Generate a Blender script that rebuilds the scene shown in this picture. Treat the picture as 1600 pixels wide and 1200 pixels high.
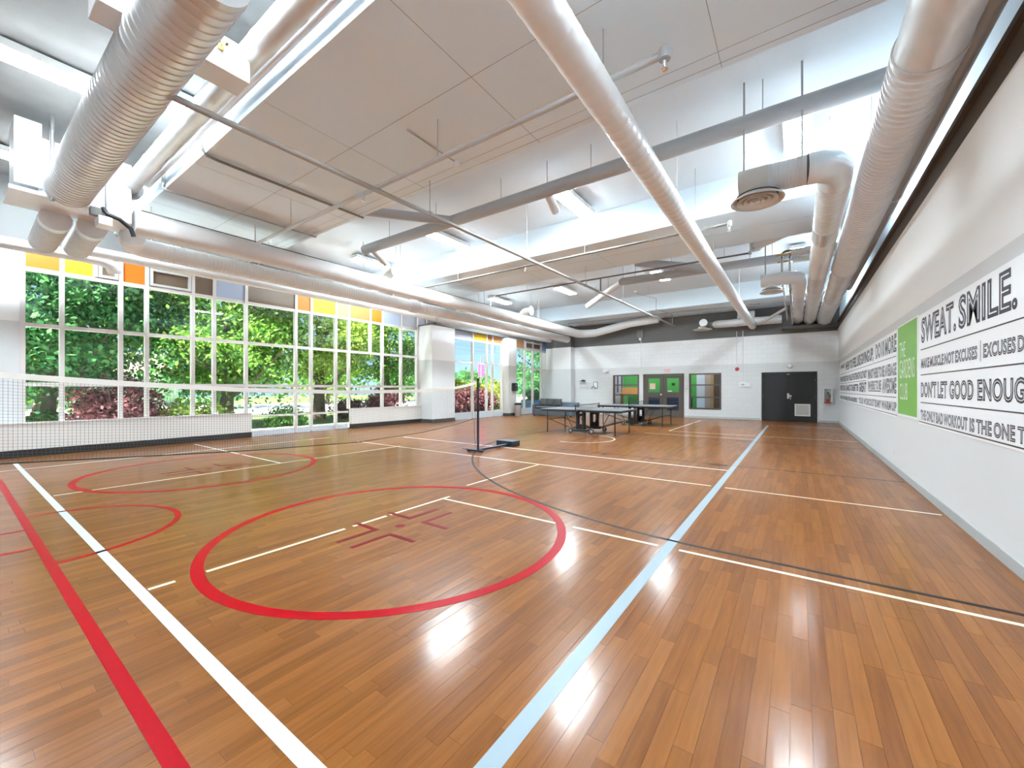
import bpy, bmesh, math, random
import numpy as np
from mathutils import Vector, Matrix

# ------------------------------------------------------------------ scene, camera, light
for o in list(bpy.data.objects):
    bpy.data.objects.remove(o, do_unlink=True)
scn = bpy.context.scene
COL = scn.collection
YAW = math.atan2(446, 630)
cam = bpy.data.cameras.new('camera')
cam.sensor_fit = 'HORIZONTAL'; cam.sensor_width = 36.0
cam.lens = 630 / 1600 * 36.0
cam.shift_y = 8 / 1600
cam.clip_start = 0.05; cam.clip_end = 400
camo = bpy.data.objects.new('camera', cam); COL.objects.link(camo)
camo.location = (0, 0, 1.40); camo.rotation_euler = (math.pi / 2, 0, YAW)
scn.camera = camo
scn.view_settings.view_transform = 'Standard'
scn.view_settings.look = 'None'
scn.view_settings.exposure = 1.34
scn.view_settings.gamma = 1.0
scn.view_settings.use_curve_mapping = False

LAMP = 92.0          # fluorescent diffuser emission
SKY = 0.75
SUN = 17.0
world = bpy.data.worlds.new('world'); scn.world = world; world.use_nodes = True
wn = world.node_tree; wn.nodes.clear()
wo = wn.nodes.new('ShaderNodeOutputWorld'); wb = wn.nodes.new('ShaderNodeBackground')
tcw = wn.nodes.new('ShaderNodeTexCoord'); spw = wn.nodes.new('ShaderNodeSeparateXYZ'); rmp = wn.nodes.new('ShaderNodeValToRGB')
e_ = rmp.color_ramp.elements
e_[0].position = .0; e_[0].color = (.40, .58, .78, 1); e_[1].position = .75; e_[1].color = (.10, .24, .55, 1)
k_ = e_.new(.22); k_.color = (.21, .41, .72, 1)
wn.links.new(tcw.outputs['Generated'], spw.inputs[0]); wn.links.new(spw.outputs['Z'], rmp.inputs[0])
wb.inputs['Strength'].default_value = SKY
wn.links.new(rmp.outputs[0], wb.inputs['Color']); wn.links.new(wb.outputs[0], wo.inputs['Surface'])
sl = bpy.data.lights.new('sun', 'SUN'); sl.energy = SUN; sl.angle = math.radians(1.0); sl.color = (1, .95, .86)
so = bpy.data.objects.new('sun', sl); COL.objects.link(so)
so.rotation_euler = Vector((-0.03, 0.70, -0.70)).to_track_quat('-Z', 'Y').to_euler()
so.location = (0, 0, 30)

# ------------------------------------------------------------------ materials
MATS = {}
def mat(name, col, rough=.6, metal=0., spec=.5, bump=None, var=None, emit=None, trans=None, coat=0.):
    """var=(scale, amount): mottled albedo;  bump=(scale, strength)"""
    if name in MATS: return MATS[name]
    m = bpy.data.materials.new(name); m.use_nodes = True; nt = m.node_tree
    b = nt.nodes['Principled BSDF']
    b.inputs['Base Color'].default_value = (*col, 1); b.inputs['Roughness'].default_value = rough
    b.inputs['Metallic'].default_value = metal; b.inputs['Specular IOR Level'].default_value = spec
    b.inputs['Coat Weight'].default_value = coat
    tc = None
    if var or bump: tc = nt.nodes.new('ShaderNodeTexCoord')
    if var:
        n = nt.nodes.new('ShaderNodeTexNoise'); n.inputs['Scale'].default_value = var[0]; n.inputs['Detail'].default_value = 4
        r = nt.nodes.new('ShaderNodeMapRange'); r.inputs[3].default_value = 1 - var[1]; r.inputs[4].default_value = 1 + var[1]
        x = nt.nodes.new('ShaderNodeMix'); x.data_type = 'RGBA'; x.blend_type = 'MULTIPLY'; x.inputs[0].default_value = 1
        x.inputs[6].default_value = (*col, 1)
        nt.links.new(tc.outputs['Object'], n.inputs['Vector']); nt.links.new(n.outputs['Fac'], r.inputs[0])
        nt.links.new(r.outputs[0], x.inputs[7]); nt.links.new(x.outputs[2], b.inputs['Base Color'])
    if bump:
        n = nt.nodes.new('ShaderNodeTexNoise'); n.inputs['Scale'].default_value = bump[0]; n.inputs['Detail'].default_value = 3
        bp = nt.nodes.new('ShaderNodeBump'); bp.inputs['Strength'].default_value = bump[1]; bp.inputs['Distance'].default_value = .01
        nt.links.new(tc.outputs['Object'], n.inputs['Vector']); nt.links.new(n.outputs['Fac'], bp.inputs['Height'])
        nt.links.new(bp.outputs[0], b.inputs['Normal'])
    if emit:
        b.inputs['Emission Color'].default_value = (*emit[0], 1); b.inputs['Emission Strength'].default_value = emit[1]
    MATS[name] = m
    return m

def glass_mat(name, tint=(.93, .97, .96), refl=1.0):
    m = bpy.data.materials.new(name); m.use_nodes = True; nt = m.node_tree; nt.nodes.clear()
    o = nt.nodes.new('ShaderNodeOutputMaterial'); t = nt.nodes.new('ShaderNodeBsdfTransparent'); t.inputs[0].default_value = (*tint, 1)
    g = nt.nodes.new('ShaderNodeBsdfGlossy'); g.inputs['Roughness'].default_value = .02
    lw = nt.nodes.new('ShaderNodeLayerWeight'); lw.inputs['Blend'].default_value = .5
    pw = nt.nodes.new('ShaderNodeMath'); pw.operation = 'POWER'; pw.inputs[1].default_value = 4.0
    f = nt.nodes.new('ShaderNodeMath'); f.operation = 'MULTIPLY_ADD'; f.inputs[1].default_value = .8; f.inputs[2].default_value = .03
    nt.links.new(lw.outputs['Facing'], pw.inputs[0]); nt.links.new(pw.outputs[0], f.inputs[0])
    mx = nt.nodes.new('ShaderNodeMixShader')
    nt.links.new(f.outputs[0], mx.inputs[0]); nt.links.new(t.outputs[0], mx.inputs[1]); nt.links.new(g.outputs[0], mx.inputs[2])
    nt.links.new(mx.outputs[0], o.inputs['Surface'])
    return m

def wood_mat(name, island):
    m = bpy.data.materials.new(name); m.use_nodes = True; nt = m.node_tree; N = nt.nodes.new; L = nt.links.new
    b = nt.nodes['Principled BSDF']
    if island:
        g = N('ShaderNodeNewGeometry'); rnd = g.outputs['Random Per Island']
    else:
        g = N('ShaderNodeObjectInfo'); rnd = g.outputs['Random']
    geo = N('ShaderNodeNewGeometry')
    mp = N('ShaderNodeMapping'); mp.inputs['Scale'].default_value = (38, 2.2, 1)
    off = N('ShaderNodeCombineXYZ'); ml = N('ShaderNodeMath'); ml.operation = 'MULTIPLY'; ml.inputs[1].default_value = 73
    L(rnd, ml.inputs[0]); L(ml.outputs[0], off.inputs['Z']); L(ml.outputs[0], off.inputs['X'])
    L(geo.outputs['Position'], mp.inputs['Vector']); L(off.outputs[0], mp.inputs['Location'])
    n = N('ShaderNodeTexNoise'); n.inputs['Scale'].default_value = 1; n.inputs['Detail'].default_value = 5; n.inputs['Roughness'].default_value = .6
    L(mp.outputs[0], n.inputs['Vector'])
    a = N('ShaderNodeMath'); a.operation = 'MULTIPLY_ADD'; a.inputs[1].default_value = .34
    L(rnd, a.inputs[0])
    s = N('ShaderNodeMath'); s.operation = 'MULTIPLY_ADD'; s.inputs[1].default_value = .7; s.inputs[2].default_value = -.02
    L(n.outputs['Fac'], s.inputs[0]); L(s.outputs[0], a.inputs[2])
    cr = N('ShaderNodeValToRGB'); e = cr.color_ramp.elements
    e[0].position = .1; e[0].color = (.118, .034, .005, 1); e[1].position = .95; e[1].color = (.305, .117, .025, 1)
    k = e.new(.5); k.color = (.213, .072, .013, 1)
    L(a.outputs[0], cr.inputs[0]); L(cr.outputs[0], b.inputs['Base Color'])
    b.inputs['Roughness'].default_value = .4; b.inputs['Specular IOR Level'].default_value = .06
    b.inputs['Coat Weight'].default_value = .5; b.inputs['Coat Roughness'].default_value = .17
    mp2 = N('ShaderNodeMapping'); mp2.inputs['Scale'].default_value = (14, 1.2, 1); L(geo.outputs['Position'], mp2.inputs['Vector'])
    n2 = N('ShaderNodeTexNoise'); n2.inputs['Scale'].default_value = 1; n2.inputs['Detail'].default_value = 2; L(mp2.outputs[0], n2.inputs['Vector'])
    bp = N('ShaderNodeBump'); bp.inputs['Strength'].default_value = .10; bp.inputs['Distance'].default_value = .01
    L(n2.outputs['Fac'], bp.inputs['Height']); L(bp.outputs[0], b.inputs['Normal']); L(bp.outputs[0], b.inputs['Coat Normal'])
    return m

def leaf_mat(name, c0, c1, tr=.45):
    m = bpy.data.materials.new(name); m.use_nodes = True; nt = m.node_tree; nt.nodes.clear(); N = nt.nodes.new; L = nt.links.new
    o = N('ShaderNodeOutputMaterial'); g = N('ShaderNodeNewGeometry'); cr = N('ShaderNodeValToRGB')
    cr.color_ramp.elements[0].color = (*c0, 1); cr.color_ramp.elements[1].color = (*c1, 1)
    d = N('ShaderNodeBsdfDiffuse'); t = N('ShaderNodeBsdfTranslucent'); mx = N('ShaderNodeMixShader'); mx.inputs[0].default_value = tr
    L(g.outputs['Random Per Island'], cr.inputs[0]); L(cr.outputs[0], d.inputs[0]); L(cr.outputs[0], t.inputs[0])
    L(d.outputs[0], mx.inputs[1]); L(t.outputs[0], mx.inputs[2]); L(mx.outputs[0], o.inputs['Surface'])
    return m

def block_mat(name, col, rough=.7):
    """painted concrete block: fine joints as relief"""
    m = bpy.data.materials.new(name); m.use_nodes = True; nt = m.node_tree; N = nt.nodes.new; L = nt.links.new
    b = nt.nodes['Principled BSDF']; b.inputs['Roughness'].default_value = rough
    geo = N('ShaderNodeNewGeometry'); sp = N('ShaderNodeSeparateXYZ'); cb = N('ShaderNodeCombineXYZ')
    L(geo.outputs['Position'], sp.inputs[0]); ad = N('ShaderNodeMath'); L(sp.outputs['X'], ad.inputs[0]); L(sp.outputs['Y'], ad.inputs[1])
    L(ad.outputs[0], cb.inputs['X']); L(sp.outputs['Z'], cb.inputs['Y'])
    br = N('ShaderNodeTexBrick'); br.inputs['Scale'].default_value = 1; br.inputs['Brick Width'].default_value = .4; br.inputs['Row Height'].default_value = .2
    br.inputs['Mortar Size'].default_value = .008; br.inputs['Mortar Smooth'].default_value = .5
    br.inputs['Color1'].default_value = (*col, 1); br.inputs['Color2'].default_value = (*[c * .97 for c in col], 1); br.inputs['Mortar'].default_value = (*[c * .9 for c in col], 1)
    L(cb.outputs[0], br.inputs['Vector']); L(br.outputs['Color'], b.inputs['Base Color'])
    bp = N('ShaderNodeBump'); bp.invert = True; bp.inputs['Strength'].default_value = .5; bp.inputs['Distance'].default_value = .006
    L(br.outputs['Fac'], bp.inputs['Height']); L(bp.outputs[0], b.inputs['Normal'])
    return m

M_white = mat('wall_white', (.89, .895, .90), .75, var=(.7, .015))
M_grey = mat('wall_grey', (.68, .69, .70), .7, var=(.7, .015))
M_bwhite = block_mat('block_white', (.90, .91, .92))
M_bgrey = block_mat('block_grey', (.75, .76, .765))
M_bdark = block_mat('block_dark', (.17, .168, .165), .8)
M_dark = mat('dark_grey_paint', (.15, .148, .145), .8)
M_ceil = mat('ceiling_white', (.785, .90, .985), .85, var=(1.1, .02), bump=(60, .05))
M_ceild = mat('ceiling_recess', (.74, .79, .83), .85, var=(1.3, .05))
M_joint = mat('joint_grey', (.38, .385, .39), .9)  # even grey of the thin lines between ceiling panels
M_beige = mat('beige_paint', (.66, .61, .56), .65)
M_low = mat('low_wall_beige', (.72, .685, .65), .7)
M_blk = mat('black_base', (.012, .012, .013), .5)
M_base = mat('grey_base', (.42, .435, .44), .5)
M_frame = mat('mullion_paint', (.70, .66, .64), .45)
M_steel = mat('channel_brown', (.10, .085, .075), .6)
M_duct = mat('duct_beige', (.68, .67, .67), .42, .2, var=(3, .05))
M_ductw = mat('duct_white', (.86, .865, .87), .35, .0)
M_galv = mat('galvanised', (.68, .67, .665), .36, .55, var=(5, .12))
M_galvd = mat('galvanised_warm', (.79, .80, .815), .38, .3, var=(4, .1))
M_insul = mat('insulated_duct', (.78, .77, .77), .6, .05, var=(2, .04))
M_pgrey = mat('pipe_grey', (.42, .425, .435), .45)
M_pbeige = mat('pipe_beige', (.52, .485, .455), .4, .2)
M_pdark = mat('pipe_dark', (.16, .15, .145), .5, .3)
M_wsheet = mat('white_sheet_metal', (.82, .83, .85), .4, .1)
M_black = mat('black_plastic', (.012, .012, .013), .45)
M_brass = mat('brass', (.55, .38, .14), .3, .9)
M_chrome = mat('chrome', (.75, .75, .76), .25, .9)
M_glass = glass_mat('window_glass', (.95, .98, .97))
M_glassi = glass_mat('interior_glass', (.9, .93, .92))
M_lens = mat('lit_diffuser', (.9, .9, .85), .5, emit=((.79, .925, 1.0), LAMP))
M_house = mat('fixture_white', (.82, .82, .8), .5)
M_grid = mat('louver_warm', (.62, .58, .45), .5)
M_wline = mat('line_white', (.62, .65, .67), .4)
M_cline = mat('line_cream', (.68, .60, .48), .4)
M_gline = mat('line_blue_grey', (.27, .34, .385), .4)
M_rline = mat('line_red', (.36, .001, .007), .35, spec=.06, var=(40, .12))
M_bline = mat('line_black', (.012, .009, .008), .55, spec=.25)

# ------------------------------------------------------------------ mesh builder
class MB:
    def __init__(s): s.v = []; s.f = []
    def add(s, vs, fs):
        k = len(s.v); s.v += [tuple(p) for p in vs]; s.f += [tuple(i + k for i in f) for f in fs]; return s
    def box(s, x0, x1, y0, y1, z0, z1, M=None):
        vs = [Vector((x, y, z)) for z in (z0, z1) for y in (y0, y1) for x in (x0, x1)]
        if M is not None: vs = [M @ p for p in vs]
        return s.add(vs, [(0, 2, 3, 1), (4, 5, 7, 6), (0, 1, 5, 4), (2, 6, 7, 3), (0, 4, 6, 2), (1, 3, 7, 5)])
    def tube(s, path, r, n=16, caps=True):
        path = [Vector(p) for p in path]; rs = r if isinstance(r, (list, tuple)) else [r] * len(path)
        vs = []; fs = []; ref = None
        for i, p in enumerate(path):
            a = path[max(i - 1, 0)]; b = path[min(i + 1, len(path) - 1)]
            if 0 < i < len(path) - 1: d = ((p - a).normalized() + (b - p).normalized()).normalized()
            else: d = (b - a).normalized()
            if ref is None: ref = Vector((0, 0, 1)) if abs(d.z) < .9 else Vector((1, 0, 0))
            u = (ref - d * ref.dot(d)).normalized(); w = d.cross(u); ref = u
            for k in range(n):
                t = 2 * math.pi * k / n; vs.append(p + (u * math.cos(t) + w * math.sin(t)) * rs[i])
        for i in range(len(path) - 1):
            for k in range(n):
                fs.append((i * n + k, i * n + (k + 1) % n, (i + 1) * n + (k + 1) % n, (i + 1) * n + k))
        if caps: fs.append(tuple(range(n - 1, -1, -1))); fs.append(tuple((len(path) - 1) * n + k for k in range(n)))
        return s.add(vs, fs)
    def rib(s, p0, p1, r, pitch=.09, h=.008, n=28, sag=0.):
        """round sheet-metal duct with raised seams"""
        p0 = Vector(p0); p1 = Vector(p1); L = (p1 - p0).length; d = (p1 - p0) / L
        k = max(1, int(L / pitch)); pts = []; rs = []
        for i in range(k):
            for t, hh in ((0, 0), (.72, 0), (.80, h), (.92, h)):
                q = (i + t) * L / k; pts.append(p0 + d * q); rs.append(r + hh)
        pts.append(p1); rs.append(r)
        return s.tube(pts, rs, n)
    def lathe(s, prof, c=(0, 0, 0), n=24, M=None, caps=True):
        vs = []; fs = []
        for r, z in prof:
            for k in range(n):
                t = 2 * math.pi * k / n; p = Vector((r * math.cos(t), r * math.sin(t), z))
                if M is not None: p = M @ p
                vs.append(p + Vector(c))
        for i in range(len(prof) - 1):
            for k in range(n): fs.append((i * n + k, i * n + (k + 1) % n, (i + 1) * n + (k + 1) % n, (i + 1) * n + k))
        if caps: fs.append(tuple(range(n - 1, -1, -1))); fs.append(tuple((len(prof) - 1) * n + k for k in range(n)))
        return s.add(vs, fs)
    def poly(s, pts, h0, h1):
        """vertical prism over a plan polygon"""
        n = len(pts); vs = [(x, y, h0) for x, y in pts] + [(x, y, h1) for x, y in pts]
        fs = [tuple(range(n - 1, -1, -1)), tuple(range(n, 2 * n))] + [(i, (i + 1) % n, n + (i + 1) % n, n + i) for i in range(n)]
        return s.add(vs, fs)
    def arc(s, cx, cy, r0, r1, a0, a1, z0, z1, n=72):
        for i in range(n):
            t0 = a0 + (a1 - a0) * i / n; t1 = a0 + (a1 - a0) * (i + 1) / n
            s.poly([(cx + r0 * math.cos(t0), cy + r0 * math.sin(t0)), (cx + r1 * math.cos(t0), cy + r1 * math.sin(t0)),
                    (cx + r1 * math.cos(t1), cy + r1 * math.sin(t1)), (cx + r0 * math.cos(t1), cy + r0 * math.sin(t1))], z0, z1)
        return s
    def mesh(s, name, m, smooth=True):
        me = bpy.data.meshes.new(name); me.from_pydata(s.v, [], s.f); me.update()
        if smooth:
            me.polygons.foreach_set('use_smooth', [True] * len(me.polygons)); me.set_sharp_from_angle(angle=math.radians(38))
        if m: me.materials.append(m)
        return me
    def build(s, name, m, parent=None, bevel=0, kind=None, loc=None):
        o = bpy.data.objects.new(name, s.mesh(name, m)); COL.objects.link(o)
        if parent: o.parent = parent
        if loc: o.location = loc
        if bevel:
            b = o.modifiers.new('bevel', 'BEVEL'); b.width = bevel; b.segments = 2; b.limit_method = 'ANGLE'
        if kind: o['kind'] = kind
        return o
def tag(o, label, cat, group=None):
    o['label'] = label; o['category'] = cat
    if group: o['group'] = group
    return o
def thing(name, loc, label, cat, group=None, rz=0):
    o = bpy.data.objects.new(name, None); COL.objects.link(o); o.location = loc; o.rotation_euler = (0, 0, rz); o.empty_display_size = .1
    return tag(o, label, cat, group)
def copy_tree(o, parent=None):
    c = o.copy(); COL.objects.link(c)
    if parent: c.parent = parent
    for ch in list(o.children): copy_tree(ch, c)
    return c
def bend(p, q, r, rad, n=6):
    """path p[0] > corner p[1] > p[2] with a rounded corner"""
    a, b, c = map(Vector, (p, q, r)); d0 = (a - b).normalized(); d1 = (c - b).normalized()
    s = b + d0 * rad; e = b + d1 * rad; out = [a]
    for i in range(n + 1):
        t = i / n; out.append((1 - t) ** 2 * s + 2 * t * (1 - t) * b + t * t * e)
    return out + [c]
def struct(o): o['kind'] = 'structure'; return o
B_ = lambda *a: MB().box(*a)

# ------------------------------------------------------------------ dimensions of the hall
XR = 1.36; XL = -13.15; YB = 21.3; YF = -4.5; ZB = 5.03; ZC = 5.76

# ------------------------------------------------------------------ floor
floor = struct(B_(XL - .4, XR + .2, YF - .2, YB + .1, -.30, -.006).build('floor', mat('floor_bed', (.20, .10, .045), .7)))
Mw_i = wood_mat('plank_wood_joined', True); Mw_o = wood_mat('plank_wood', False)
rng = random.Random(5)
SW = .075; planks = []
x = XL + .15
row = 0
while x < XR - .001:
    x1 = min(x + SW, XR); y = YF - rng.random() * .8
    while y < YB:
        ln = rng.choice((.45, .6, .6, .75, .9, .9)); y1 = min(y + ln, YB)
        if y1 > YF: planks.append((x, x1, max(y, YF), y1))
        y = y1
    x = x1; row += 1
S_, C_ = math.sin(YAW), math.cos(YAW)
def shown(p):
    cx, cy = (p[0] + p[1]) / 2, (p[2] + p[3]) / 2
    f = -cx * S_ + cy * C_; r = cx * C_ + cy * S_
    if f < .6 or abs(r / f) > 1.32 or 1.4 / f > 600 / 630 + .06: return 0
    return (p[3] - p[2]) * (p[1] - p[0]) / f ** 3
planks.sort(key=shown, reverse=True)
cache = {}
G = .0006
for p in planks[:300]:
    key = (round(p[1] - p[0], 3), round(p[3] - p[2], 3))
    if key not in cache:
        cache[key] = MB().box(G, key[0] - G, G, key[1] - G, -.006, 0).mesh('plank', Mw_o)
    o = bpy.data.objects.new('plank', cache[key]); COL.objects.link(o); o.parent = floor; o.location = (p[0], p[2], 0)
mb = MB()
for p in planks[300:]: mb.box(p[0] + G, p[1] - G, p[2] + G, p[3] - G, -.006, 0)
mb.build('planking', Mw_i, floor, kind='stuff')

LZ = .0012
def hline(y, x0, x1, w, m, gaps=()):      # painted line along X
    xs = x0
    for a, b in sorted(gaps):
        if a > xs: B_(xs, a, y - w / 2, y + w / 2, 0, LZ).build('painted_line', m, floor)
        xs = max(xs, b)
    if x1 > xs: B_(xs, x1, y - w / 2, y + w / 2, 0, LZ).build('painted_line', m, floor)
def vline(x, y0, y1, w, m, gaps=()):
    ys = y0
    for a, b in sorted(gaps):
        if a > ys: B_(x - w / 2, x + w / 2, ys, a, 0, LZ).build('painted_line', m, floor)
        ys = max(ys, b)
    if y1 > ys: B_(x - w / 2, x + w / 2, ys, y1, 0, LZ).build('painted_line', m, floor)
vline(-.935, YF + .5, 18.4, .085, M_gline)
hline(.79, -12.1, -.98, .062, M_wline)
hline(.50, -12.4, -.98, .062, M_rline)
vline(-3.70, .83, 3.82, .04, M_cline, ((.98, 1.17), (2.33, 2.42), (2.83, 2.88)))
hline(3.70, -3.68, XR - .05, .04, M_cline, ((-2.02, -1.86), (-1.02, -.84)))
vline(-7.97, .84, 6.5, .04, M_cline)
hline(3.70, -12.5, -7.99, .04, M_wline)
vline(-11.05, .55, 6.5, .04, M_wline)
hline(6.42, -9.6, XR - .05, .04, M_cline, ((-1.02, -.84),))
hline(7.80, -9.4, -.98, .05, M_wline)
vline(-3.92, 4.4, 6.4, .035, M_cline)
M = M_bline
hline(3.87, -.40, XR - .05, .04, M)
MB().arc(-.4, 10.35, 6.46, 6.50, math.pi * .5, math.pi * 1.5, 0, LZ, 120).build('painted_arc', M, floor)
hline(16.83, -.40, XR - .05, .04, M)
for yy in (8.35, 12.4):
    hline(yy, -4.95, XR - .05, .04, M)
    for xx in (-4.4, -3.4, -2.4): B_(xx - .04, xx + .04, yy - (.16 if yy < 9 else 0), yy + (0 if yy < 9 else .16), 0, LZ + .0004).build('painted_mark', M, floor)
    B_(-1.36, -1.04, yy - (.13 if yy < 9 else 0), yy + (0 if yy < 9 else .13), 0, LZ + .0004).build('painted_mark', M, floor)
vline(-4.93, 8.35, 12.4, .05, M)
MB().arc(-5.05, 10.5, .93, .97, -math.pi * .55, math.pi * .5, 0, LZ, 40).build('painted_arc', M_cline, floor)
MB().arc(-8.35, 4.3, .52, .60, -.45, .55, 0, LZ, 12).build('painted_arc', mat('line_worn', (.16, .10, .07), .4), floor)
vline(-3.52, 14.1, 19.6, .05, M_cline)
hline(14.05, -3.5, XR - .05, .04, M_cline, ((-1.02, -.84),))
hline(13.0, -4.0, -.98, .03, M_cline)
hline(18.4, -.85, XR - .05, .04, M_cline)
for cx, cy in ((-3.32, 2.71), (-8.45, 2.72)):
    MB().arc(cx, cy, 1.60, 1.685, 0, 2 * math.pi, 0, LZ + .0003, 110).build('painted_circle', M_rline, floor)
    w = .05
    for sx in (-1, 1):
        for sy in (-1, 1):
            X0 = cx + sx * .085; Y0 = cy + sy * .19
            MB().box(min(X0, X0 + sx * w), max(X0, X0 + sx * w), min(Y0, Y0 + sy * .44), max(Y0, Y0 + sy * .44), 0, LZ) \
                .box(min(X0, X0 + sx * .37), max(X0, X0 + sx * .37), min(Y0, Y0 + sy * w), max(Y0, Y0 + sy * w), 0, LZ + .0004) \
                .build('painted_bracket', mat('line_faded_red', (.16, .004, .010), .5, spec=.08), floor)
    MB().arc(cx, cy, 0.001, .05, 0, 2 * math.pi, 0, LZ, 20).build('painted_dot', mat('line_faded_red', (.16, .004, .010), .5, spec=.08), floor)
MB().arc(-5.88, .53, .99, 1.045, 0, math.pi, 0, LZ, 50).build('painted_arc', M_rline, floor)
for xx in (-6.25, -5.48): vline(xx, -.6, .47, .05, M_rline)

# ------------------------------------------------------------------ walls
wr = struct(B_(XR, XR + .2, YF, YB + .15, 0, 2.55).build('wall_right', M_grey))
B_(XR, XR + .2, YF, YB + .15, 2.55, 3.89).build('upper_band', M_white, wr)
B_(XR + .02, XR + .2, YF, YB + .15, 3.89, 4.20).build('steel_channel', M_steel, wr)
B_(XR - .03, XR + .02, YF, YB, 4.14, 4.20).build('channel_flange', M_steel, wr)
B_(XR + .05, XR + .2, YF, YB + .15, 4.20, ZC).build('header', M_ceil, wr)
struct(B_(XR - .012, XR, YF, YB, 0, .10).build('baseboard_right', M_base))

wb_ = struct(bpy.data.objects.new('wall_back', None)); COL.objects.link(wb_)
def wall_holes(x0, x1, z0, z1, holes, m, y0=YB, y1=YB + .15, name='wall_panel', parent=wb_):
    xs = sorted({x0, x1, *[min(max(h[i], x0), x1) for h in holes for i in (0, 1)]})
    zs = sorted({z0, z1, *[min(max(h[i], z0), z1) for h in holes for i in (2, 3)]})
    b = MB()
    for i in range(len(xs) - 1):
        for j in range(len(zs) - 1):
            cx, cz = (xs[i] + xs[i + 1]) / 2, (zs[j] + zs[j + 1]) / 2
            if any(h[0] < cx < h[1] and h[2] < cz < h[3] for h in holes): continue
            b.box(xs[i], xs[i + 1], y0, y1, zs[j], zs[j + 1])
    return b.build(name, m, parent)
W4 = (-8.27, -6.84, .52, 2.17); D1 = (-6.62, -4.60, 0, 2.18); W5 = (-4.37, -2.94, .42, 2.17); D2 = (-1.32, .68, 0, 2.15)
wall_holes(-12.9, XR, 0, 2.56, [W4, D1, W5, D2], M_bgrey)
wall_holes(-12.9, XR, 2.56, 3.82, [], M_bwhite, name='wall_band')
wall_holes(-12.9, XR + .1, 3.82, ZC, [], M_bdark, name='wall_head')
struct(MB().box(-10.6, -6.66, YB - .01, YB, 0, .09).box(-4.56, -1.36, YB - .01, YB, 0, .09).box(.72, XR - .012, YB - .01, YB, 0, .09).build('baseboard_back', mat('back_base', (.50, .505, .50), .6)))
# pier in the far corner
for z0, z1, m in ((0, 2.56, M_grey), (2.56, 3.82, M_white), (3.82, ZC, M_dark)):
    MB().box(-11.85, -10.62, YB - .45, YB, z0, z1).box(-12.4, -11.85, YB - .25, YB, z0, z1).build('corner_pier', m, wb_)

# left wall: solid bit, low walls, columns, head
wl = struct(bpy.data.objects.new('wall_left', None)); COL.objects.link(wl)
B_(XL - .1, XL + .05, YF, .93, 0, 2.80).build('wall_panel', M_grey, wl)
B_(XL - .1, XL + .05, YF, .93, 2.80, 4.30).build('wall_band', M_white, wl)
B_(XL - .1, XL + .05, YF, YB + .15, 4.46, ZC).build('wall_head', M_dark, wl)
B_(XL, -12.5, 12.1, YB, 4.10, 4.24).build('soffit', M_dark, wl)
for ya, yb in ((YF, 5.20), (8.42, 11.66)):
    p = B_(XL + .03, -12.96, ya, yb, .155, .68).build('low_wall', M_low, wl)
    B_(XL + .02, -12.94, ya, yb, .68, .71).build('sill', M_frame, wl)
    B_(XL + .04, -12.945, ya + .004, yb - .004, 0, .155).build('base_strip', M_blk, wl)
for xa, xf, ya, yb in ((XL - .1, -12.30, 11.67, 13.02), (-12.75, -12.22, 16.97, 17.68)):
    B_(xa, xf, ya, yb, .15, 2.62).build('column', M_grey if ya < 13 else mat('column_beige', (.62, .60, .58), .7), wl)
    B_(xa, xf, ya, yb, 2.62, 4.10).build('column_upper', M_white, wl)
    B_(xa, xf + .01, ya - .01, yb + .01, 0, .15).build('base_strip', mat('base_dark_grey', (.06, .06, .062), .5), wl)
    B_(xa, xf + .004, ya - .004, yb + .004, 4.06, 4.11).build('column_shadow_strip', M_dark, wl)  # dark strip standing in for the shadow line at the column top
# rear wall behind the camera, with doors' worth of plain wall
wf = struct(B_(XL - .1, XR + .2, YF - .15, YF, 0, 2.55).build('wall_rear', M_grey))
B_(XL - .1, XR + .2, YF - .15, YF, 2.55, ZC).build('upper_band', M_white, wf)

# ------------------------------------------------------------------ ceiling
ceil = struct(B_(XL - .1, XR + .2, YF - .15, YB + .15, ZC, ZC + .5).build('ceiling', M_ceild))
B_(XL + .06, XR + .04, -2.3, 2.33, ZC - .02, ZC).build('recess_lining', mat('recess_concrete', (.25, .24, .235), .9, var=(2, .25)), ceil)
bands = ((YF, -2.3), (2.33, 5.1), (9.35, 11.6), (18.9, YB))
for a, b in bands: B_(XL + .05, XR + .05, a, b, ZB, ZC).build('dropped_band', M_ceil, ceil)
def joint(x0, x1, y0, y1): B_(x0, x1, y0, y1, ZB - .0015, ZB + .002).build('panel_joint', M_joint, ceil)
for xx in (-10.2, -7.9, -5.5, -3.1, -.7): joint(xx, xx + .006, 2.35, 5.08)
joint(XL + .1, XR, 3.55, 3.556); joint(XL + .1, XR, 4.82, 4.826); joint(XL + .1, XR, 5.0, 5.008)
for xx in (-9.4, -6.9, -4.4, -1.9): joint(xx, xx + .006, 9.37, 11.58)
joint(XL + .1, XR, 10.5, 10.506); joint(XL + .1, XR, 20.1, 20.108)

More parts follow.
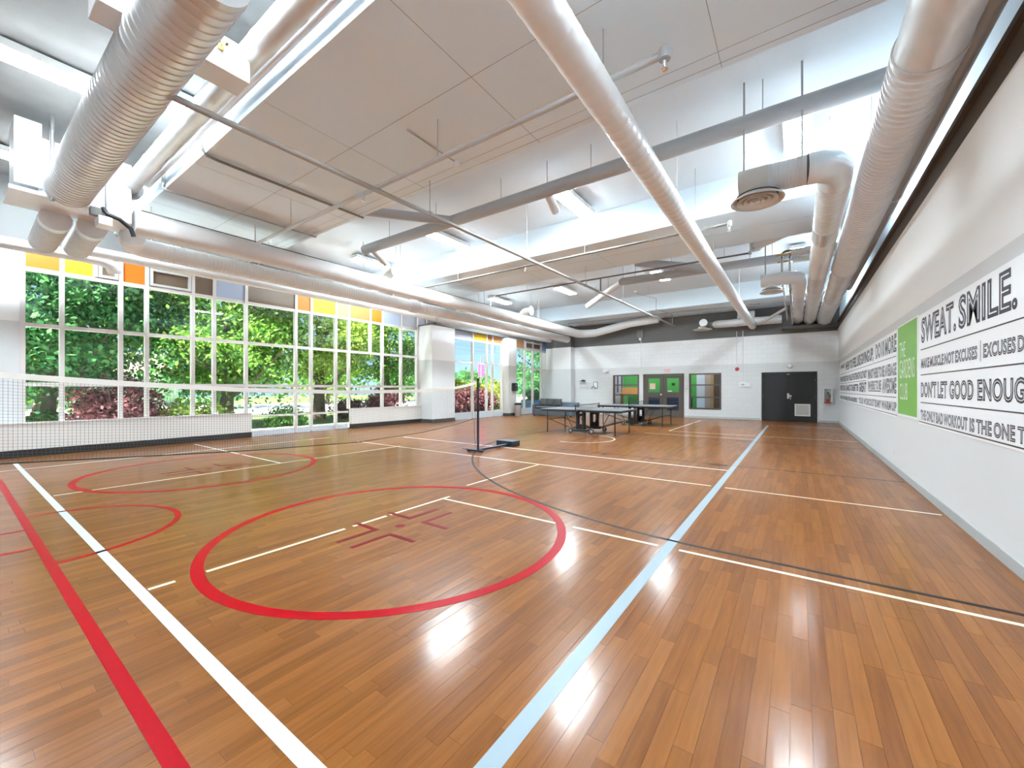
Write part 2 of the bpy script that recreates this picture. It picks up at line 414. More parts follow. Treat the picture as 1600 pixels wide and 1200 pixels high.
# ------------------------------------------------------------------ curtain-wall bays
def Mspan(n, c): return mat('spandrel_' + n, c, .35)
SP = dict(orange=(.80, .17, .010), yellow=(.66, .38, .015), brown=(.17, .115, .075), blue=(.40, .46, .60), tan=(.50, .27, .13), torange=(.52, .22, .07),
          amber=(.50, .21, .012), purple=(.34, .32, .42), sky=(.22, .36, .68), slate=(.36, .37, .42), vent=(.17, .115, .075))
def bay(name, X, ys, zb, zrails, ztop, panels, floor_rows=(), skip=(), mw=.075, zspan=None, low=.0):
    """ys: mullion centres; zrails: heights of the horizontal rails; panels: (y0,y1,colour)"""
    w = struct(bpy.data.objects.new(name, None)); COL.objects.link(w); w.location = (X, ys[0], 0)
    def put(mb_, n, m, par=w):
        o = mb_.build(n, m, par); o.matrix_parent_inverse = Matrix.Translation((-X, -ys[0], 0)) if par is w else Matrix(); return o
    zt = zrails[-1]
    for i, y in enumerate(ys):
        lo = zb(y)
        if i in skip: lo = zrails[1]
        put(B_(X - .07, X + .06, y - mw / 2, y + mw / 2, lo, ztop), 'mullion', M_frame)
    for z in zrails:
        for i in range(len(ys) - 1):
            put(B_(X - .06, X + .045, ys[i] + mw / 2, ys[i + 1] - mw / 2, z - .04, z + .04), 'rail', M_frame)
    # panes
    for i in range(len(ys) - 1):
        rows = [z for z in (zb((ys[i] + ys[i + 1]) / 2),) + tuple(zrails)]
        for j in range(len(rows) - 1):
            if j == 0 and rows[0] < .1:
                put(B_(X - .05, X + .03, ys[i] + mw / 2, ys[i + 1] - mw / 2, .0, low), 'kick_panel', mat('kick_panel', (.60, .64, .69), .4))
                a = low
                if rows[1] > 1.0 and name == 'window_1':
                    put(B_(X - .06, X + .045, ys[i] + mw / 2, ys[i + 1] - mw / 2, .56, .62), 'rail', M_frame)
            else: a = rows[j]
            put(B_(X - .006, X + .006, ys[i] + mw / 2 - .01, ys[i + 1] - mw / 2 + .01, a, rows[j + 1]), 'pane', M_glass)
    for a, b, c in panels:
        if c == 'vent':
            f = put(MB().box(X - .03, X + .075, a + .05, b - .05, zt + .05, zt + .11).box(X - .03, X + .075, a + .05, b - .05, ztop - .12, ztop - .06)
                    .box(X - .03, X + .075, a + .05, a + .11, zt + .11, ztop - .12).box(X - .03, X + .075, b - .11, b - .05, zt + .11, ztop - .12), 'vent_frame', M_duct)
            put(B_(X - .03, X, a + .11, b - .11, zt + .11, ztop - .12), 'vent_panel', Mspan(c, SP[c]))
        else:
            put(B_(X - .03, X + .02, a + mw / 2 - .01, b - mw / 2 + .01, zt + .04, ztop), 'spandrel_panel', Mspan(c, SP[c]))
        if not any(abs(b - y) < .03 for y in ys):
            put(B_(X - .05, X + .06, b - mw / 2, b + mw / 2, zt + .04, ztop), 'mullion', M_frame)
    return w
Y1 = [.96, 1.51, 2.45, 2.92, 3.85, 4.33, 5.12, 6.55, 7.05, 7.92, 8.42, 9.31, 9.85, 10.75, 11.59, 12.1]
def zb1(y): return .02 if 5.15 < y < 8.40 else .70
P1 = [(.96, 1.51, 'orange'), (1.51, 2.02, 'yellow'), (2.02, 2.45, 'vent'), (2.45, 2.92, 'orange'), (2.92, 3.85, 'vent'), (3.85, 4.33, 'brown'), (4.33, 5.12, 'blue'), (5.12, 6.55, 'brown'),
      (6.55, 7.05, 'orange'), (7.05, 7.92, 'yellow'), (7.92, 8.42, 'tan'), (8.42, 9.31, 'torange'), (9.31, 9.85, 'amber'), (9.85, 10.75, 'blue'), (10.75, 11.59, 'slate'), (11.59, 12.1, 'purple')]
bay('window_1', XL, Y1, zb1, (1.50, 2.75, 3.92), 4.46, P1, skip=(11,), low=.17)
bay('window_2', -12.65, [13.12, 14.60, 15.66, 16.13, 16.92], lambda y: .02, (2.66, 3.72), 4.12, [(13.12, 14.6, 'slate'), (14.6, 15.66, 'yellow'), (15.66, 16.92, 'torange')], low=.32)
bay('window_3', -12.46, [17.75, 18.78, 19.64, 20.57, 21.28], lambda y: .02, (2.55, 3.62), 4.12, [(17.75, 18.78, 'tan'), (18.78, 20.57, 'vent'), (20.57, 21.28, 'sky')], low=.34)
B_(-12.75, -12.58, 13.02, 13.085, 0, 4.1).build('return_panel', M_frame, wl)

# ------------------------------------------------------------------ windows and doors of the back wall
M_brn = mat('door_brown', (.105, .085, .075), .5)
def inner_window(name, h, rails):
    x0, x1, z0, z1 = h; w = struct(bpy.data.objects.new(name, None)); COL.objects.link(w)
    MB().box(x0, x0 + .07, YB - .02, YB + .12, z0, z1).box(x1 - .07, x1, YB - .02, YB + .12, z0, z1).box(x0 + .07, x1 - .07, YB - .02, YB + .12, z0, z0 + .07).box(x0 + .07, x1 - .07, YB - .02, YB + .12, z1 - .07, z1).build('window_frame', M_brn, w)
    zs = [z0 + .07] + list(rails) + [z1 - .07]
    for z in rails: B_(x0 + .07, x1 - .07, YB - .01, YB + .10, z - .03, z + .03).build('rail', M_brn, w)
    for a, b in zip(zs, zs[1:]): B_(x0 + .07, x1 - .07, YB + .04, YB + .05, a, b).build('pane', M_glassi, w)
    return w
inner_window('window_4', W4, (1.08, 1.62)); inner_window('window_5', W5, (1.0, 1.6))
d1 = struct(bpy.data.objects.new('door_1', None)); COL.objects.link(d1)
MB().box(D1[0], D1[0] + .08, YB - .02, YB + .13, 0, D1[3]).box(D1[1] - .08, D1[1], YB - .02, YB + .13, 0, D1[3]).box(D1[0] + .08, D1[1] - .08, YB - .02, YB + .13, D1[3] - .08, D1[3]).build('door_frame', M_brn, d1)
xm = (D1[0] + D1[1]) / 2
for a, b, s in ((D1[0] + .085, xm - .005, 1), (xm + .005, D1[1] - .085, -1)):
    w = .17; lf = MB()
    for q in ((a, a + w, .01, 2.09), (b - w, b, .01, 2.09), (a + w, b - w, .01, .32), (a + w, b - w, .98, 1.24), (a + w, b - w, 1.95, 2.09)):
        lf.box(q[0], q[1], YB + .03, YB + .075, q[2], q[3])
    leaf = lf.build('door_leaf', M_brn, d1)
    B_(a + w, b - w, YB + .05, YB + .058, 1.24, 1.95).build('pane', M_glassi, leaf)
    B_(a + w, b - w, YB + .05, YB + .058, .32, .98).build('pane', M_glassi, leaf)
    if s > 0: MB().tube(((b - .09, YB + .03, 1.12), (b - .09, YB - .01, 1.12)), .035, 12).tube(((b - .09, YB - .03, 1.12), (b - .09, YB - .01, 1.12)), .05, 12).build('door_knob', M_chrome, leaf)
d2 = struct(bpy.data.objects.new('door_2', None)); COL.objects.link(d2)
M_dblk = mat('door_black', (.018, .019, .021), .45)
MB().box(D2[0], D2[0] + .06, YB - .015, YB + .13, 0, D2[3]).box(D2[1] - .06, D2[1], YB - .015, YB + .13, 0, D2[3]).box(D2[0] + .06, D2[1] - .06, YB - .015, YB + .13, D2[3] - .06, D2[3]).build('door_frame', M_dblk, d2)
xm = (D2[0] + D2[1]) / 2
la = B_(D2[0] + .065, xm - .004, YB + .02, YB + .065, .01, D2[3] - .065).build('door_leaf', M_dblk, d2, bevel=.003)
lb = B_(xm + .004, D2[1] - .065, YB + .02, YB + .065, .01, D2[3] - .065).build('door_leaf', M_dblk, d2, bevel=.003)
for lf, xx in ((la, D2[0] + .06), (lb, D2[1] - .06)):
    for z in (.25, 1.05, 1.78): MB().tube(((xx, YB + .008, z - .05), (xx, YB + .008, z + .05)), .014, 10).build('hinge', M_chrome, lf)
B_(xm - .05, xm + .03, YB - .005, YB + .02, .98, 1.22).build('lock_plate', M_chrome, la)
MB().tube(((xm + .07, YB + .02, 1.10), (xm + .07, YB - .04, 1.10)), .02, 10).tube(((xm + .07, YB - .035, 1.12), (xm + .075, YB - .035, .94)), .016, 10).tube(((xm + .07, YB + .02, 1.1), (xm + .07, YB + .005, 1.1)), .05, 14).build('door_handle', M_chrome, lb)
gx0, gx1, gz0, gz1 = -.10, .45, .24, .76
vent = MB().box(gx0, gx0 + .05, YB - .005, YB + .02, gz0, gz1).box(gx1 - .05, gx1, YB - .005, YB + .02, gz0, gz1).box(gx0 + .05, gx1 - .05, YB - .005, YB + .02, gz0, gz0 + .05).box(gx0 + .05, gx1 - .05, YB - .005, YB + .02, gz1 - .05, gz1).build('vent_grille', mat('vent_white', (.8, .8, .8), .5), lb)
for i in range(10):
    z = gz0 + .06 + i * .041
    MB().box(gx0 + .05, gx1 - .05, YB + .004, YB + .012, z, z + .034).build('slat', mat('vent_cream', (.62, .60, .55), .5), vent)
B_(gx0 + .05, gx1 - .05, YB + .014, YB + .019, gz0 + .05, gz1 - .05).build('backing', mat('vent_cream_dark', (.4, .38, .34), .6), vent)
MB().box(xm - .06, xm + .04, YB - .01, YB + .02, 2.03, 2.06).build('astragal_latch', M_chrome, la)

B_(D2[0] - .2, D2[1] + .2, YB + .15, YB + .25, -.02, D2[3] + .2).build('door_light_block', M_blk, wb_)  # unseen black panel added to stop daylight leaking round the black doors
# lobby seen through the glass
lob = struct(bpy.data.objects.new('wall_lobby', None)); COL.objects.link(lob)
YL = 23.2; kx = YL / YB
GR = (.055, .40, .07)
for a, b, c, n in ((-9.6, -7.72, (.72, .66, .80), 'wall_lilac'), (-7.72, -4.02, GR, 'wall_green'), (-4.02, -3.66, (.62, .68, .88), 'wall_pale_blue'), (-3.66, -3.40, (.42, .34, .33), 'wall_taupe'), (-3.40, -3.27, (.52, .30, .13), 'wall_wood'), (-3.27, -2.4, (.10, .065, .05), 'wall_dark')):
    B_(a * kx, b * kx, YL, YL + .1, 0, 3.0).build(n, mat(n, c, .6), lob)
B_(-10.6, -2.5, YB + .15, YL, -.02, 0).build('lobby_floor', mat('lobby_floor', (.12, .16, .24), .4), lob)
B_(-10.6, -2.5, YB + .15, YL + .1, 3.0, 3.1).build('lobby_ceiling', M_white, lob)
B_(-10.7, -10.6, YB + .15, YL, 0, 3.0).build('lobby_side', M_white, lob); B_(-2.5, -2.4, YB + .15, YL, 0, 3.0).build('lobby_side', mat('wall_dark', (.1, .065, .05), .6), lob)
for xx, dx in ((-8.5, .22), (-8.75, .16), (-9.0, .2)):
    MB().poly([(xx * 1.0, YL - .02), (xx + .07, YL - .02), (xx + .07, YL), (xx, YL)], 1.2, 2.4).build('art_stroke', mat('art_navy', (.03, .03, .12), .6), lob)
B_(-7.0, -4.5, 22.75, 22.85, 0, 1.02).build('lobby_counter', mat('counter_navy', (.03, .045, .10), .4), lob)
bench = thing('bench', (-7.6, 22.5, 0), 'orange slatted bench behind the lobby window', 'bench')
for i in range(6): B_(-.75 + i * .25, -.53 + i * .25, 0, .4, 1.12, 1.17).build('slat', mat('bench_orange', (.75, .38, .12), .5), bench)
for sx in (-.7, .66): MB().box(sx, sx + .06, .02, .38, 0, 1.12).build('leg', mat('bench_frame', (.3, .16, .06), .5), bench)
B_(-.75, .75, .36, .4, 1.17, 1.5).build('backrest', mat('bench_orange', (.75, .38, .12), .5), bench)
ll = thing('lobby_fill_panel', (-6.0, 22.3, 3.0), 'unseen ceiling panel added to light the lobby behind the brown doors', 'light')  # added glowing panel, out of view, that brightens the lobby
B_(-2.6, 2.6, -.3, .3, -.04, 0).build('housing', M_house, ll); B_(-2.5, 2.5, -.25, .25, -.05, -.04).build('diffuser', mat('lobby_fill_lens', (.9, .9, .9), .5, emit=((1, .97, .9), 4)), ll)

# ------------------------------------------------------------------ fluorescent fixtures
def make_fixture():
    t = thing('fluorescent_light', (0, 0, 0), 'x', 'light', 'fluorescent ceiling lights')
    MB().box(-.17, .17, -.70, .70, .03, .10).box(-.19, -.17, -.72, .72, .0, .10).box(.17, .19, -.72, .72, .0, .10).box(-.17, .17, -.72, -.70, .0, .10).box(-.17, .17, .70, .72, .0, .10).build('housing', M_house, t)
    B_(-.168, .168, -.698, .698, -.016, .03).build('diffuser', M_lens, t)
    g = MB()
    for i in range(1, 12): g.box(-.168, .168, -.70 + i * .1167 - .004, -.70 + i * .1167 + .004, -.020, -.015)
    for i in (-1, 0, 1): g.box(i * .085 - .003, i * .085 + .003, -.70, .70, -.020, -.015)
    g.build('louver', M_grid, t)
    for yy in (-.5, .5): MB().tube(((0, yy, .10), (0, yy, .16)), .03, 10).build('mount', M_house, t)
    return t
fx = make_fixture(); first = True
ZL = ZC - .16
rows = {1.0: 'in the recess by the air handler', 8.32: 'before the second dropped band', 15.4: 'in the recess nearest the back wall'}
place = {-11.6: 'beside the windows', -8.1: 'one bay in from the windows', -4.15: 'over mid hall', .0: 'by the bannered wall'}
for yy, rl in rows.items():
    for xx, pl in place.items():
        if yy == 1.0 and xx == .0: pass
        o = fx if first else copy_tree(fx); first = False
        o.location = (xx, yy, ZL); tag(o, 'fluorescent fixture %s, %s' % (rl, pl), 'light', 'fluorescent ceiling lights')
o = copy_tree(fx); o.location = (-7.45, 2.0, ZL); o.scale = (1, .35, 1)
tag(o, 'short lit ceiling fixture behind the large galvanised duct', 'light')

# ------------------------------------------------------------------ duct helpers
def rod(par, x, y, z0, z1, r=.008, m=None):
    return MB().tube(((x, y, z0), (x, y, z1)), r, 8).build('hanger_rod', m or M_pgrey, par)
def strap(par, c, axis, r, m=M_galv):
    c = Vector(c); d = Vector((1, 0, 0)) if axis == 'x' else Vector((0, 1, 0))
    return MB().tube((c - d * .03, c + d * .03), r + .012, 28).build('joint_band', m, par)
def elbow(p, r, m, par, n=28, segs=5, name='elbow'):
    """gored elbow along points p"""
    return MB().tube(p, r, n).build(name, m, par)
def diffuser(par, x, y, z, R, m=M_duct):
    """round ceiling diffuser facing down: stepped rings"""
    d = MB().lathe([(R * .5, .13), (R * .66, .09), (R, .014), (R, 0), (R * .97, -.006), (R * .82, .045), (R * .80, .06), (R * .5, .13)], (x, y, z), 32, None, False).build('diffuser', m, par)
    MB().lathe([(.004, .075), (R * .8, .07), (R * .8, .08), (.004, .085)], (x, y, z), 32).build('backing', mat('diffuser_dark', (.05, .045, .04), .8), d)
    for k, (ra, rb) in enumerate(((.60, .76), (.39, .51), (.20, .29))):
        MB().lathe([(R * ra, .03), (R * rb, .004), (R * rb, -.004 - .004 * k), (R * ra, .018), (R * ra, .03)], (x, y, z), 32, None, False).build('ring', mat('diffuser_ring', (.74, .73, .72), .5), d)
    MB().lathe([(.004, .03), (R * .10, .02), (R * .11, -.012), (.004, -.018)], (x, y, z), 20).build('centre_disc', mat('diffuser_ring', (.74, .73, .72), .5), d)
    return d
def at(name, loc, label, cat, group=None):
    t = thing(name, (0, 0, 0), label, cat, group); return t

# --- right-hand ducts
t = at('spiral_duct', 0, 'big ribbed spiral duct running beside the lettered wall to the far corner', 'duct')
MB().rib((.90, -3.5, 4.25), (.90, 4.75, 4.25), .23, .55, .006).build('plain_run', M_galvd, t)
MB().rib((.90, 4.75, 4.25), (.90, 12.2, 4.25), .23, .10, .017, 32).build('ribbed_run', M_galvd, t)
MB().rib((.90, 12.2, 4.25), (.90, YB - .02, 4.25), .235, .85, .010, 32).build('plain_run', M_duct, t)
for y in (4.72, 12.2, 16.0): strap(t, (.90, y, 4.25), 'y', .238, M_duct)
for y in (3.4, 8.0, 13.0, 18.0): rod(t, .90, y, 4.48, ZB if any(a < y < b for a, b in bands) else ZC)
t = at('branch_duct', 0, 'ribbed duct that turns out to a round ceiling diffuser, beside the big spiral duct', 'duct')
MB().rib((.42, 7.1, 4.30), (.42, 9.0, 4.30), .19, .075, .010).build('ribbed_run', M_galvd, t)
MB().rib((.42, 9.0, 4.30), (.42, 9.7, 4.30), .195, .7, .008).build('plain_run', M_galv, t)
MB().rib((.42, 9.7, 4.30), (.42, 12.6, 4.30), .19, .09, .008).build('ribbed_run', M_galvd, t)
MB().rib((.42, 12.6, 4.30), (.42, YB - .02, 4.30), .19, .9, .010).build('plain_run', M_duct, t)
elbow([(.10, 6.6, 4.30), (.24, 6.62, 4.30), (.35, 6.70, 4.30), (.41, 6.84, 4.30), (.42, 7.1, 4.30)], .195, M_galvd, t)
MB().rib((-.32, 6.6, 4.30), (.10, 6.6, 4.30), .188, .045, .004).build('ribbed_run', M_duct, t)
MB().tube(((-.68, 6.6, 4.30), (-.32, 6.6, 4.30)), .192, 28).build('end_cap', M_beige, t)
MB().lathe([(.12, .17), (.17, .10), (.24, 0)], (-.46, 6.6, 4.07)).build('collar', M_beige, t)
diffuser(t, -.46, 6.6, 4.03, .33)
for xx in (-.62, .05): B_(xx - .012, xx + .012, 6.59, 6.61, 4.49, ZC).build('hanger_strap', M_pgrey, t)
for yy in (8.2, 14.0): rod(t, .42, yy, 4.48, ZC)
t = at('white_elbow_duct', 0, 'short white duct with elbow and small diffuser, past the two long beige ducts', 'duct')
MB().tube(((-.82, 13.0, 4.36), (-.30, 13.0, 4.36)), .17, 24).build('end_cap', M_ductw, t)
elbow([(-.30, 13.0, 4.36), (-.18, 13.0, 4.36), (-.05, 13.05, 4.36), (.02, 13.2, 4.36), (.03, 13.5, 4.36)], .17, M_ductw, t, 24)
MB().rib((.03, 13.5, 4.36), (.03, 15.2, 4.36), .172, .18, .008, 24).build('ribbed_run', M_ductw, t)
MB().rib((.03, 15.2, 4.36), (.03, YB - .02, 4.36), .17, 1.1, .010, 24).build('plain_run', M_duct, t)
MB().lathe([(.10, .16), (.16, .0)], (-.58, 13.0, 4.06)).build('collar', M_ductw, t)
diffuser(t, -.58, 13.0, 4.02, .27, M_beige)
B_(-.73, -.70, 12.99, 13.01, 4.53, ZC).build('hanger_strap', M_pgrey, t)
t = at('white_duct', 0, 'long smooth white spiral duct across the open ceiling', 'duct')
MB().rib((-1.55, 1.2, 4.26), (-1.62, 9.5, 4.26), .155, .16, .0025, 28).build('duct_run', M_ductw, t)
MB().rib((-1.62, 9.5, 4.26), (-1.66, YB - .1, 4.26), .155, .5, .002, 28).build('duct_run', M_ductw, t)
for yy in (4.9, 8.6): strap(t, (-1.585 if yy < 5 else -1.615, yy, 4.26), 'y', .148, M_ductw)
for yy in (2.6, 6.9, 10.4, 15.5): rod(t, -1.6, yy, 4.40, ZB if any(a < yy < b for a, b in bands) else ZC, .005, M_ductw)
t = at('vent_pipe', 0, 'smooth grey pipe between the big spiral duct and the dark wall channel', 'pipe')
MB().tube(((1.20, -3.5, 4.32), (1.20, 15.0, 4.32)), .085, 20).build('pipe_run', mat('pipe_warm_grey', (.44, .42, .395), .4, .2), t)
for y in (3.9, 8.3): MB().tube(((1.20, y - .02, 4.32), (1.20, y + .02, 4.32)), .098, 20).build('coupling', M_galv, t)
for y in (6.4, 12.0): rod(t, 1.20, y, 4.40, ZC if not any(a < y < b for a, b in bands) else ZB)

# hydronic pipes and the clutter in the far right corner
t = at('hydronic_pipes', 0, 'pair of thin valved heating pipes dropping to the back wall by the white elbow duct', 'pipes')
for xx, zz, y0 in ((-.34, 4.42, 13.0), (-.17, 4.30, 13.1)):
    MB().tube(bend((xx, y0, 5.0), (xx, y0, zz), (xx, 20.9, zz - .12), .12), .028, 12).build('pipe_run', M_pbeige, t)
    for k in (0, .5): MB().lathe([(.03, 0), (.055, .02), (.055, .09), (.03, .11)], (xx, y0 + 1.1 + k, zz - .05), 12).build('valve', M_chrome, t)
    MB().tube(bend((xx, y0, 4.9), (xx, y0, 5.08), (.8, y0, 5.08), .12), .028, 12).build('pipe_riser', M_pdark, t)
t = at('insulated_pipes', 0, 'two short white wrapped pipes above the white elbow duct', 'pipes')
for yy, zz in ((12.2, 4.78), (13.2, 4.86)): MB().rib((-.12, yy, zz), (1.0, yy, zz), .075, .3, .004, 16).build('wrapped_pipe', mat('wrap_white', (.74, .71, .66), .6, bump=(30, .3)), t)
for yy, zz in ((12.2, 4.78), (13.2, 4.86)): MB().tube(((-.45, yy, zz), (-.12, yy, zz)), .025, 10).build('bare_end', M_brass, t)
t = at('duct_shelf', 0, 'narrow dark steel shelf angle where the ducts meet the back wall', 'bracket')
MB().box(-.55, XR - .02, YB - .6, YB - .001, 3.97, 4.0).box(-.55, XR - .02, YB - .62, YB - .59, 3.97, 4.06).build('angle', M_dark, t)
t = at('rear_duct', 0, 'beige duct along the dark top of the back wall ending in a round white disc', 'duct')
MB().rib((-3.0, 20.75, 4.40), (-.55, 20.75, 4.40), .17, .8, .01, 24).build('duct_run', M_duct, t)
MB().tube(((-3.25, 20.75, 4.40), (-3.12, 20.75, 4.40), (-3.0, 20.75, 4.40)), [.10, .155, .172], 24).build('end_cap', M_beige, t)
B_(-2.2, -1.55, 20.6, 21.0, 4.55, 4.85).build('plenum_box', mat('plenum_grey', (.5, .5, .5), .6), t)
t = at('round_diffuser', 0, 'round white disc with wide brim at the end of the back wall duct', 'diffuser')
MB().lathe([(.02, .0), (.17, .0), (.17, .14), (.02, .16)], (-3.52, 20.25, 4.42), 24, Matrix.Rotation(math.radians(78), 3, 'X')).build('disc', M_ductw, t)
MB().lathe([(.15, .14), (.2, .06), (.42, 0), (.42, -.012), (.1, -.01)], (-3.62, 20.5, 4.18), 28).build('brim', M_beige, t)
MB().tube(((-3.52, 20.25, 4.42), (-3.4, 20.75, 4.40), (-3.0, 20.75, 4.40)), .13, 20).build('neck', mat('neck_dark', (.2, .19, .18), .6), t)
t = at('cross_brace', 0, 'diagonal grey pipe leaning from the back wall towards the corner ducts', 'pipe')
MB().tube(((-1.35, 20.35, 4.20), (-.35, 19.9, 4.72)), .06, 14).build('pipe_run', M_pbeige, t)

# --- window-side ducts
t = at('insulated_duct', 0, 'thick smooth beige duct along the windows that turns along the back wall', 'duct')
MB().rib((-9.8, 2.0, 4.43), (-9.8, 19.6, 4.43), .215, .28, .0025, 28).build('duct_run', M_insul, t)
elbow(bend((-9.8, 19.6, 4.43), (-9.8, 20.3, 4.43), (-9.0, 20.55, 4.45), .5), .215, M_insul, t)
elbow([(-9.0, 20.55, 4.45), (-8.2, 20.5, 4.58), (-7.0, 20.4, 4.78), (-5.6, 20.4, 4.86)], .2, M_insul, t)
B_(-9.83, -9.77, 2.1, 19.4, 4.64, 4.67).build('top_cable', M_pdark, t)  # dark cable lying along the top of the duct
for y in (4.0, 8.0, 12.0, 16.0): rod(t, -9.8, y, 4.62, ZB if any(a < y < b for a, b in bands) else ZC, .012, M_beige)
t = at('spiral_duct', 0, 'ribbed beige spiral duct between the smooth duct and the windows', 'duct')
MB().rib((-10.5, 2.5, 4.17), (-10.5, 9.0, 4.17), .18, .07, .008, 26).build('ribbed_run', M_insul, t)
MB().rib((-10.5, 9.0, 4.17), (-10.5, 20.2, 4.17), .18, .16, .005, 26).build('ribbed_run', M_insul, t)
MB().tube(((-10.5, 8.9, 4.17), (-10.5, 9.02, 4.17), (-10.5, 9.2, 4.17), (-10.5, 9.32, 4.17)), [.182, .215, .215, .182], 26).build('collar', M_duct, t)
elbow(bend((-10.1, 2.05, 4.25), (-10.5, 2.05, 4.17), (-10.5, 2.5, 4.17), .3), .18, M_insul, t)
for y in (2.4, 7.2, 12.5, 17.0): rod(t, -10.5, y, 4.34, ZB if any(a < y < b for a, b in bands) else ZC, .012, M_beige)
t = at('slim_duct', 0, 'slim smooth beige duct nearest the window panels, stepping round the column', 'duct')
MB().tube([(-12.05, 1.6, 4.28), (-12.05, 11.2, 4.28), (-11.85, 11.6, 4.22), (-11.85, 20.6, 4.22)], .105, 20).build('duct_run', M_insul, t)
MB().tube(((-11.93, 11.45, 4.25), (-11.85, 11.65, 4.22)), .118, 20).build('coupling', M_duct, t)
for y in (5.0, 9.5, 15.0): rod(t, -12.02 if y < 11 else -11.85, y, 4.3, ZC if not any(a < y < b for a, b in bands) else ZB, .008, M_beige)
t = at('exhaust_duct', 0, 'round beige duct passing over the first orange panel with a downturned end', 'duct')
elbow([(-12.35, -4.0, 4.20), (-12.35, 1.72, 4.20), (-12.35, 2.0, 4.19), (-12.38, 2.15, 4.13), (-12.42, 2.21, 4.02)], .115, M_insul, t, 22)
MB().tube(((-12.42, 2.21, 4.03), (-12.43, 2.22, 3.97)), [.12, .105], 22).build('open_end', M_wsheet, t)
MB().tube(((-12.35, -.2, 4.3), (-12.35, -.2, ZC)), .03, 10).build('hanger_strap', M_beige, t)
MB().tube(((-12.35, .42, 4.3), (-12.35, .42, ZC)), .035, 10).build('hanger_post', M_ductw, t)
# stub ducts with round end plates over the window-side duct
for k, (yy, lab) in enumerate(((8.0, 'stub duct with round end plate near the second dropped band, above the window duct'), (15.6, 'stub duct with round end plate near the back wall, above the window duct'))):
    t = at('stub_duct', 0, lab, 'duct', 'stub ducts with end plates')
    elbow([(-10.45, yy, 4.6), (-10.45, yy, 4.80), (-10.40, yy, 4.93), (-10.28, yy, 5.0), (-10.0, yy, 5.0)], .15, M_beige, t, 22)
    MB().tube(((-10.0, yy, 5.0), (-9.95, yy, 5.0)), .215, 26).build('end_plate', M_duct, t)
    MB().tube(((-10.9, yy, 4.72), (-10.45, yy, 4.72)), .14, 22).build('side_arm', M_beige, t)
    rod(t, -10.0, yy, 5.2, ZC)

# --- duct and air handler in the near left recess
t = at('galvanised_duct', 0, 'large shiny galvanised spiral duct leading to the white air handler', 'duct')
MB().rib((-3.6, 1.18, 4.62), (-9.6, 1.18, 4.62), .27, .11, .009, 36).build('duct_run', M_galv, t)
for xx in (-5.5, -8.0): rod(t, xx, 1.18, 4.88, ZC)
t = at('supply_pipe', 0, 'slim galvanised duct along the face of the first dropped band with round end plate', 'duct')
MB().rib((-3.4, 1.95, 5.05), (-9.85, 1.95, 5.05), .125, .6, .004, 24).build('duct_run', M_galv, t)
MB().tube(((-9.85, 1.95, 5.05), (-9.95, 1.95, 5.05)), .2, 28).build('end_plate', mat('end_plate', (.34, .335, .33), .5, .5), t)
MB().tube(((-3.4, 2.2, 5.2), (-9.85, 2.2, 5.2)), .055, 14).build('second_pipe', M_galvd, t)
t = at('air_terminal_box', 0, 'white rectangular air box with a brass valve beside the galvanised duct', 'air box')
B_(-5.16, -4.83, .75, 1.92, 4.70, 5.05).build('box', M_wsheet, t, bevel=.004)
B_(-5.14, -4.85, 1.92, 1.925, 4.72, 5.03).build('end_plate', M_wsheet, t)
MB().tube(((-4.83, 1.62, 4.93), (-4.74, 1.62, 4.93), (-4.70, 1.66, 4.88)), .02, 10).tube(((-4.83, 1.54, 5.0), (-4.77, 1.5, 5.0), (-4.74, 1.42, 5.02)), .018, 10).build('valve', M_brass, t)
MB().lathe([(.01, 0), (.035, .01), (.035, .04), (.01, .05)], (-4.80, 1.64, 4.87), 12).build('valve_cap', M_brass, t)
t = at('air_handler', 0, 'white fan-coil air handler hung in the near left recess', 'air handler')
ax0, ax1, ay0, ay1, az0, az1 = -10.55, -9.6, .62, 1.93, 4.42, 5.35
B_(ax0, ax1 - .1, ay0 + .25, ay1 - .32, az0 + .06, az1).build('cabinet', M_galvd, t, bevel=.005)
B_(ax0 + .2, ax1 - .05, ay0, ay0 + .28, az0 + .12, az1 + .2).build('end_panel', M_wsheet, t, bevel=.005)
B_(ax0 + .2, ax1, ay1 - .30, ay1, az0 - .10, az1).build('end_panel', M_wsheet, t, bevel=.005)
B_(ax0, ax1 - .03, ay0 - .05, ay1 - .3, az0, az0 + .06).build('drain_pan', M_wsheet, t, bevel=.004)
MB().tube(((ax1, ay0 + .38, az0 - .05), (ax1, ay0 + .38, ZC)), .03, 12).build('conduit', M_chrome, t)
MB().tube([(ax1 - .02, ay0 + .95, az0 + .05), (ax1 + .04, ay0 + 1.0, az0 - .05), (ax1 + .05, ay0 + 1.15, az0 - .09), (ax1 + .02, ay0 + 1.3, az0 - .2), (ax1, ay0 + 1.34, az0 - .32)], .035, 12).build('drain_hose', M_black, t)
B_(ax1 - .1, ax1 + .02, ay0 + .80, ay0 + .93, az0 - .10, az0 + .03).build('hose_fitting', mat('fitting_dark', (.10, .09, .08), .5), t)
B_(ax1 - .25, ax1 + .06, ay1 - .42, ay1 - .25, az0 - .24, az0 - .10).build('junction_box', M_wsheet, t, bevel=.004)
for yy in (ay0 + .15, ay1 - .1): rod(t, ax0 + .4, yy, az1, ZC)
